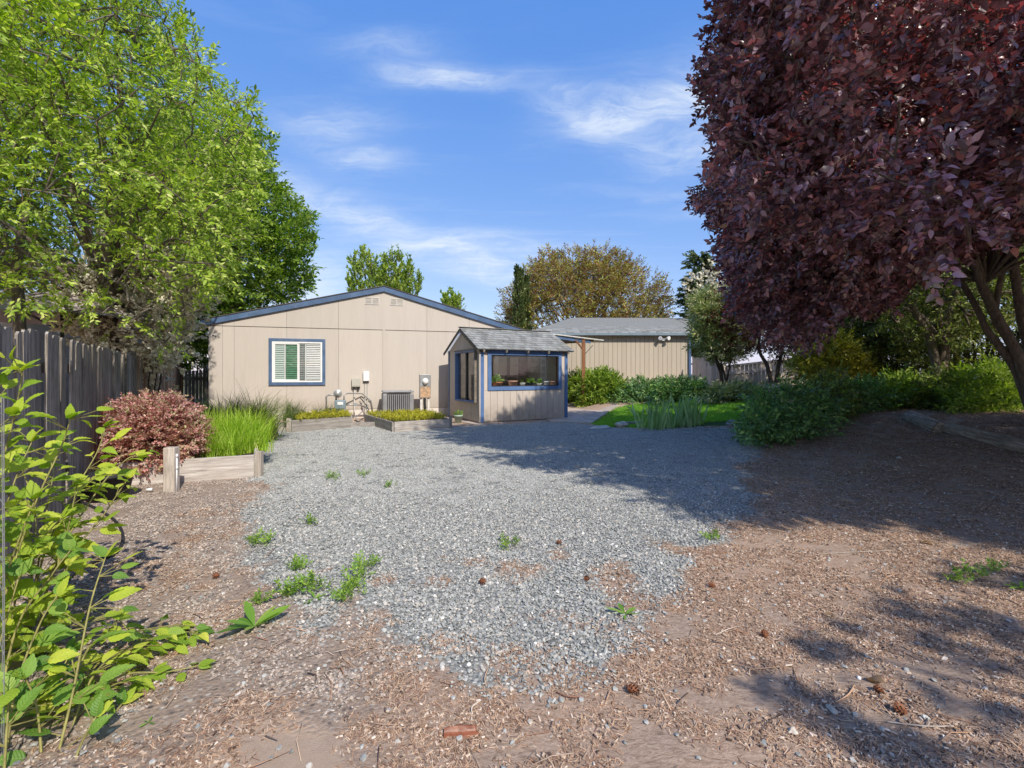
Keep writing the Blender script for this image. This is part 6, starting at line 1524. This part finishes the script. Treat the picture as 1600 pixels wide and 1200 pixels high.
canes('trailing_canes', 'low leafy canes trailing right across the pebbles', 'shrub', at(90, 1150, 1.75)-Vector((0, 0, at(90, 1150, 1.75).z)),
      [A3((100, 1180, 1.75), (150, 1050, 1.95), (230, 1000, 2.25), (310, 985, 2.42)), A3((90, 1180, 1.75), (140, 1010, 2.0), (220, 985, 2.3), (285, 975, 2.45)), A3((100, 1150, 1.8), (180, 1060, 2.0), (260, 1050, 2.1), (310, 1040, 2.15)), A3((80, 1150, 1.8), (120, 1000, 2.1), (170, 960, 2.3), (200, 985, 2.3)),
       A3((80, 1170, 1.8), (150, 1090, 1.9), (200, 1060, 2.05), (240, 1050, 2.1)), A3((80, 1150, 1.8), (160, 1030, 2.1), (230, 1015, 2.25), (270, 1010, 2.3))], CL+CLD[:1], .055, (.5, .95), .5)
canes('leafy_canes', 'deep green leafy canes filling the lower left corner', 'shrub', at(20, 1200, 1.7)-Vector((0, 0, at(20, 1200, 1.7).z)),
      [A3((0, 1330, 1.6), (20, 1100, 1.75), (60, 980, 1.85), (90, 930, 1.9)), A3((60, 1300, 1.6), (110, 1100, 1.75), (140, 950, 1.9), (165, 870, 2.0)), A3((-40, 1300, 1.6), (-10, 1050, 1.8), (30, 900, 1.9)), A3((70, 1300, 1.6), (60, 1120, 1.7), (40, 1060, 1.7)),
       A3((80, 1320, 1.55), (120, 1180, 1.65), (150, 1120, 1.7)), A3((0, 1320, 1.55), (10, 1150, 1.6), (15, 1080, 1.65)), A3((-30, 1300, 1.7), (20, 1000, 1.9), (80, 900, 2.0), (110, 860, 2.05)), A3((20, 1300, 1.7), (50, 1150, 1.8), (110, 1020, 1.95)), A3((60, 1320, 1.6), (150, 1160, 1.8), (190, 1100, 1.9))], CLD+CL[:2], .05, (.55, 1.15), .6)
# wire mesh at the very edge
wm = thing('wire_mesh', 'thin rusty wire mesh panel at the left picture edge', 'wire fence', at(6, 1200, 1.62)-Vector((0, 0, at(6, 1200, 1.62).z)))
w0 = wm.location; wd = Vector((-.78, .63, 0)).normalized()
for i in range(10): a = Vector((0, 0, 0))+wd*(i*.06-.0); MB().tube([a+Vector((0, 0, 0)), a+Vector((random.uniform(-.01, .01), 0, .6)), a+Vector((0, 0, 1.22))], .0014, 4).build('wire', M['greymetal'], wm)
for z in np.arange(.06, 1.22, .1): MB().tube([Vector((0, 0, z)), wd*.28+Vector((0, 0, z+.006)), wd*.56+Vector((0, 0, z))], .0012, 4).build('wire', M['greymetal'], wm)

# --- weeds and litter
M['weed'] = leaf_mat('weed_leaf', [(0, (.10, .22, .03)), (.5, (.18, .33, .05)), (1, (.30, .44, .09))], .3, (1.3, 1.5, .5), .5, .3)
WL = [MB().add(*leaf_geo(.16, .042, .25, c_, 6, 'spoon', c_*7)).mesh('leaf', M['weed'], True) for c_ in (.0, .12, .25)]
def rosette(label, px, py, k, s, name='weed'):
    g0 = gp(px, py); t = thing(name, label, 'weed', g0)
    for i in range(k):
        a = 2*PI*i/k+random.uniform(-.4, .4); ss = s*random.uniform(.6, 1.15)
        place('leaf', random.choice(WL), t, (0, 0, .004), (random.uniform(.15, .75), random.uniform(-.3, .3), a), (ss, ss, ss))
rosette('large flat dandelion rosette between canes and gravel', 398, 982, 11, 1.15)
rosette('small broad leaved weed in the middle of the weed patch', 492, 938, 6, .45)
rosette('single upright leafy weed on the right edge of the gravel', 977, 962, 6, .6)
rosette('tiny dark weed rosette among the lower left pebbles', 232, 1133, 4, .22)
rosette('small weed rosette in the shade streak at right', 1487, 905, 7, .4)
rosette('weed with narrow leaves at the right picture edge', 1596, 922, 7, .6)
c_weed = sprigs('weed_sprig', [M['weed'], M['cane']], 4, nleaf=12, length=.07, L=.02, Wd=.010, spread=1.2, segs=2, twig=.0008)
def mat_weed(label, pts, k, w):
    P = []
    for i in range(k):
        q = random.random()*(len(pts)-1); a = int(q); f_ = q-a; px = pts[a][0]*(1-f_)+pts[min(a+1, len(pts)-1)][0]*f_; py = pts[a][1]*(1-f_)+pts[min(a+1, len(pts)-1)][1]*f_
        if i % 4 == 0: continue
        g0 = gp(px+random.gauss(0, w), py+random.gauss(0, w*.5)); P.append((g0.x, g0.y, g0.z+.004+random.random()*.02))
    P = np.array(P); k = len(P); base = P.mean(0); D = rng.normal(0, .6, (k, 3)); D[:, 2] = .7
    t = thing('creeping_weed', label, 'weed', tuple(base))
    scatter('foliage', P-base, orient(D, .6), rng.uniform(.7, 1.3, k), c_weed, t, kind='stuff')
mat_weed('long creeping weed streak on the lower left gravel', [(535, 948), (550, 925), (568, 900), (572, 885)], 90, 6)
mat_weed('bushy weed patch left of the long creeping streak', [(470, 925), (485, 918), (500, 932)], 50, 8)
mat_weed('small weed tuft left of the bushy patch', [(443, 935), (455, 930)], 26, 5)
mat_weed('feathery weed where pebbles meet gravel', [(395, 850), (415, 855)], 30, 6)
mat_weed('round weed above the pebble and gravel border', [(458, 890), (468, 893)], 22, 5)
mat_weed('tiny weed just above the dandelion', [(405, 948), (412, 945)], 18, 4)
mat_weed('bright weed tuft in open gravel toward the raised beds', [(515, 748), (520, 750)], 30, 5)
mat_weed('faint weed in open gravel right of the bright tuft', [(565, 744), (572, 742)], 16, 4)
mat_weed('sparse weed on the gravel centre line', [(795, 857), (805, 856)], 20, 6)
mat_weed('pale weed low in the open gravel', [(600, 762), (612, 763)], 14, 4)
mat_weed('small dark weed on the left gravel', [(482, 822), (492, 821)], 14, 4)
mat_weed('small weed at the right gravel edge below the shade line', [(1112, 842), (1120, 846)], 18, 5)
mat_weed('moss green weed under the bark at far right', [(1490, 915), (1560, 890)], 40, 8)
# pine cones
M['cone'] = simple_mat('pine_cone_scale', (.22, .085, .04), .75, .35, 30)
def cone_mesh():
    b = MB(); b.lathe((0, 0, 0), [(0, 0), (.012, .004), (.016, .02), (.010, .04), (0, .05)], 8)
    k = 34
    for i in range(k):
        t = i/k; a = i*2.39996; z = .004+.044*t; r_ = (.013+.012*math.sin(PI*(t*.85+.12)))
        c = Vector((math.cos(a), math.sin(a), 0)); s_ = Vector((-math.sin(a), math.cos(a), 0))
        b.add([c*.006+Vector((0, 0, z)), c*r_+s_*.006+Vector((0, 0, z+.006)), c*(r_+.004)+Vector((0, 0, z+.009)), c*r_-s_*.006+Vector((0, 0, z+.006))], [(0, 1, 2, 3)])
    return b.mesh('pine_cone', M['cone'])
cm = cone_mesh()
for (px, py, s_, lab) in ((869, 852, 1.2, 'dark pine cone alone on the open gravel'), (749, 913, 1.2, 'brown pine cone on the lower middle gravel'), (920, 908, 1.0, 'brown pine cone right of centre on the gravel'), (979, 1083, 1.4, 'orange pine cone at the lower tip of the gravel'), (1118, 921, 1.1, 'orange pine cone left on the sunlit bark'), (1197, 1000, 1., 'small reddish pine cone below the two shade streaks'), (1417, 1122, 1.2, 'orange pine cone at the lower right among twigs'), (343, 903, 1.1, 'reddish pine cone on the left pebbles near cane shadow'), (1364, 1080, 1.1, 'pine cone with dry leaves in the lower right bark')):
    o = place('pine_cone', cm, None, gp(px, py)+Vector((0, 0, .016*s_)), (PI/2+random.uniform(-.3, .3), random.uniform(-.3, .3), random.uniform(0, 6.28)), (s_*.68, s_*.68, s_*.68)); tag(o, lab, 'pine cone')
# red wood chunk, sticks, dry leaves
ck = MB(); r_ = random.Random(4); cv2 = []
for i in range(9):
    for (yy_, zz_) in ((-.022, 0), (.02, 0), (.024, .016), (.004, .026), (-.02, .018)):
        cv2.append(((i/8-.5)*.115+(r_.uniform(-.012, .012) if i in (0, 8) else 0), yy_*(1-.5*abs(i/8-.5))+r_.uniform(-.003, .003), max(0, zz_*(1-.6*abs(i/8-.5)**1.5)+r_.uniform(-.004, .004))))
ck.add(cv2, [(i*5+q, i*5+(q+1) % 5, (i+1)*5+(q+1) % 5, (i+1)*5+q) for i in range(8) for q in range(5)]+[(4, 3, 2, 1, 0), (40, 41, 42, 43, 44)])
ck = ck.build('wood_chunk', wood_mat('red_heartwood', [(.16, .05, .03), (.34, .13, .075), (.56, .42, .32)], 0, dark=.5), None, label='reddish split wood chunk at the bottom centre', cat='wood chunk'); ck.location = gp(722, 1148); ck.rotation_euler = (0, 0, .08)
for i, (a, c, lab) in enumerate((((1265, 868), (1400, 862), 'long pale straw stick across the sunlit bark'), ((1375, 915), (1405, 898), 'short pale stick on the bark right of the long one'), ((1305, 1100), (1335, 1075), 'forked dry twig in the lower right'), ((1385, 1130), (1490, 1140), 'thin grey twig near the right pine cone'), ((870, 1085), (912, 1092), 'pale straw below the gravel tip'), ((525, 1035), (538, 1058), 'curved straw on the lower left needles'), ((738, 1120), (752, 1098), 'short straw above the reddish chunk'), ((485, 898), (520, 890), 'pale twig on the gravel above the weed patch'), ((1135, 985), (1170, 993), 'short pale stick under the gravel edge'), ((1440, 1140), (1450, 1128), 'small blue-grey twig beside the right pine cone'), ((760, 1075), (762, 1050), 'dark thin twig standing in the lower gravel'))):
    p, q = gp(*a), gp(*c); m_ = (p+q)/2+Vector((random.uniform(-.02, .02), random.uniform(-.02, .02), .012))
    b = MB().tube(smooth_path([p+Vector((0, 0, .006)), m_, q+Vector((0, 0, .008))]), .0028, 5)
    b.v = [tuple(Vector(x_)-p) for x_ in b.v]
    b.build('twig', M['needle'] if i % 3 else M['boardp'], None, True, label=lab, cat='twig').location = p
M['dryleaf'] = leaf_mat('dry_leaf', [(0, (.22, .14, .08)), (.5, (.34, .24, .14)), (1, (.46, .36, .22))], .2, (1.2, 1, .6))
dl = [MB().add(*leaf_geo(.065, .04, .6, .7, 4, 'egg', i)).mesh('dry_leaf', M['dryleaf'], True) for i in range(3)]
for (px, py, lab) in ((1352, 1066, 'curled dry leaf left of the lower right pine cone'), (1382, 1072, 'curled dry leaf right of the lower right pine cone'), (1345, 672, 'dark dry leaf on the shaded bank'), (1300, 962, 'dry leaf in the middle of the sunlit bark'), (1440, 850, 'dry leaf on bark near the shade edge at right')):
    tag(place('dry_leaf', random.choice(dl), None, gp(px, py)+Vector((0, 0, .012)), (random.uniform(-.3, .5), random.uniform(-.4, .4), random.uniform(0, 6.28)), (1.1, 1.1, 1.1)), lab, 'dry leaf')
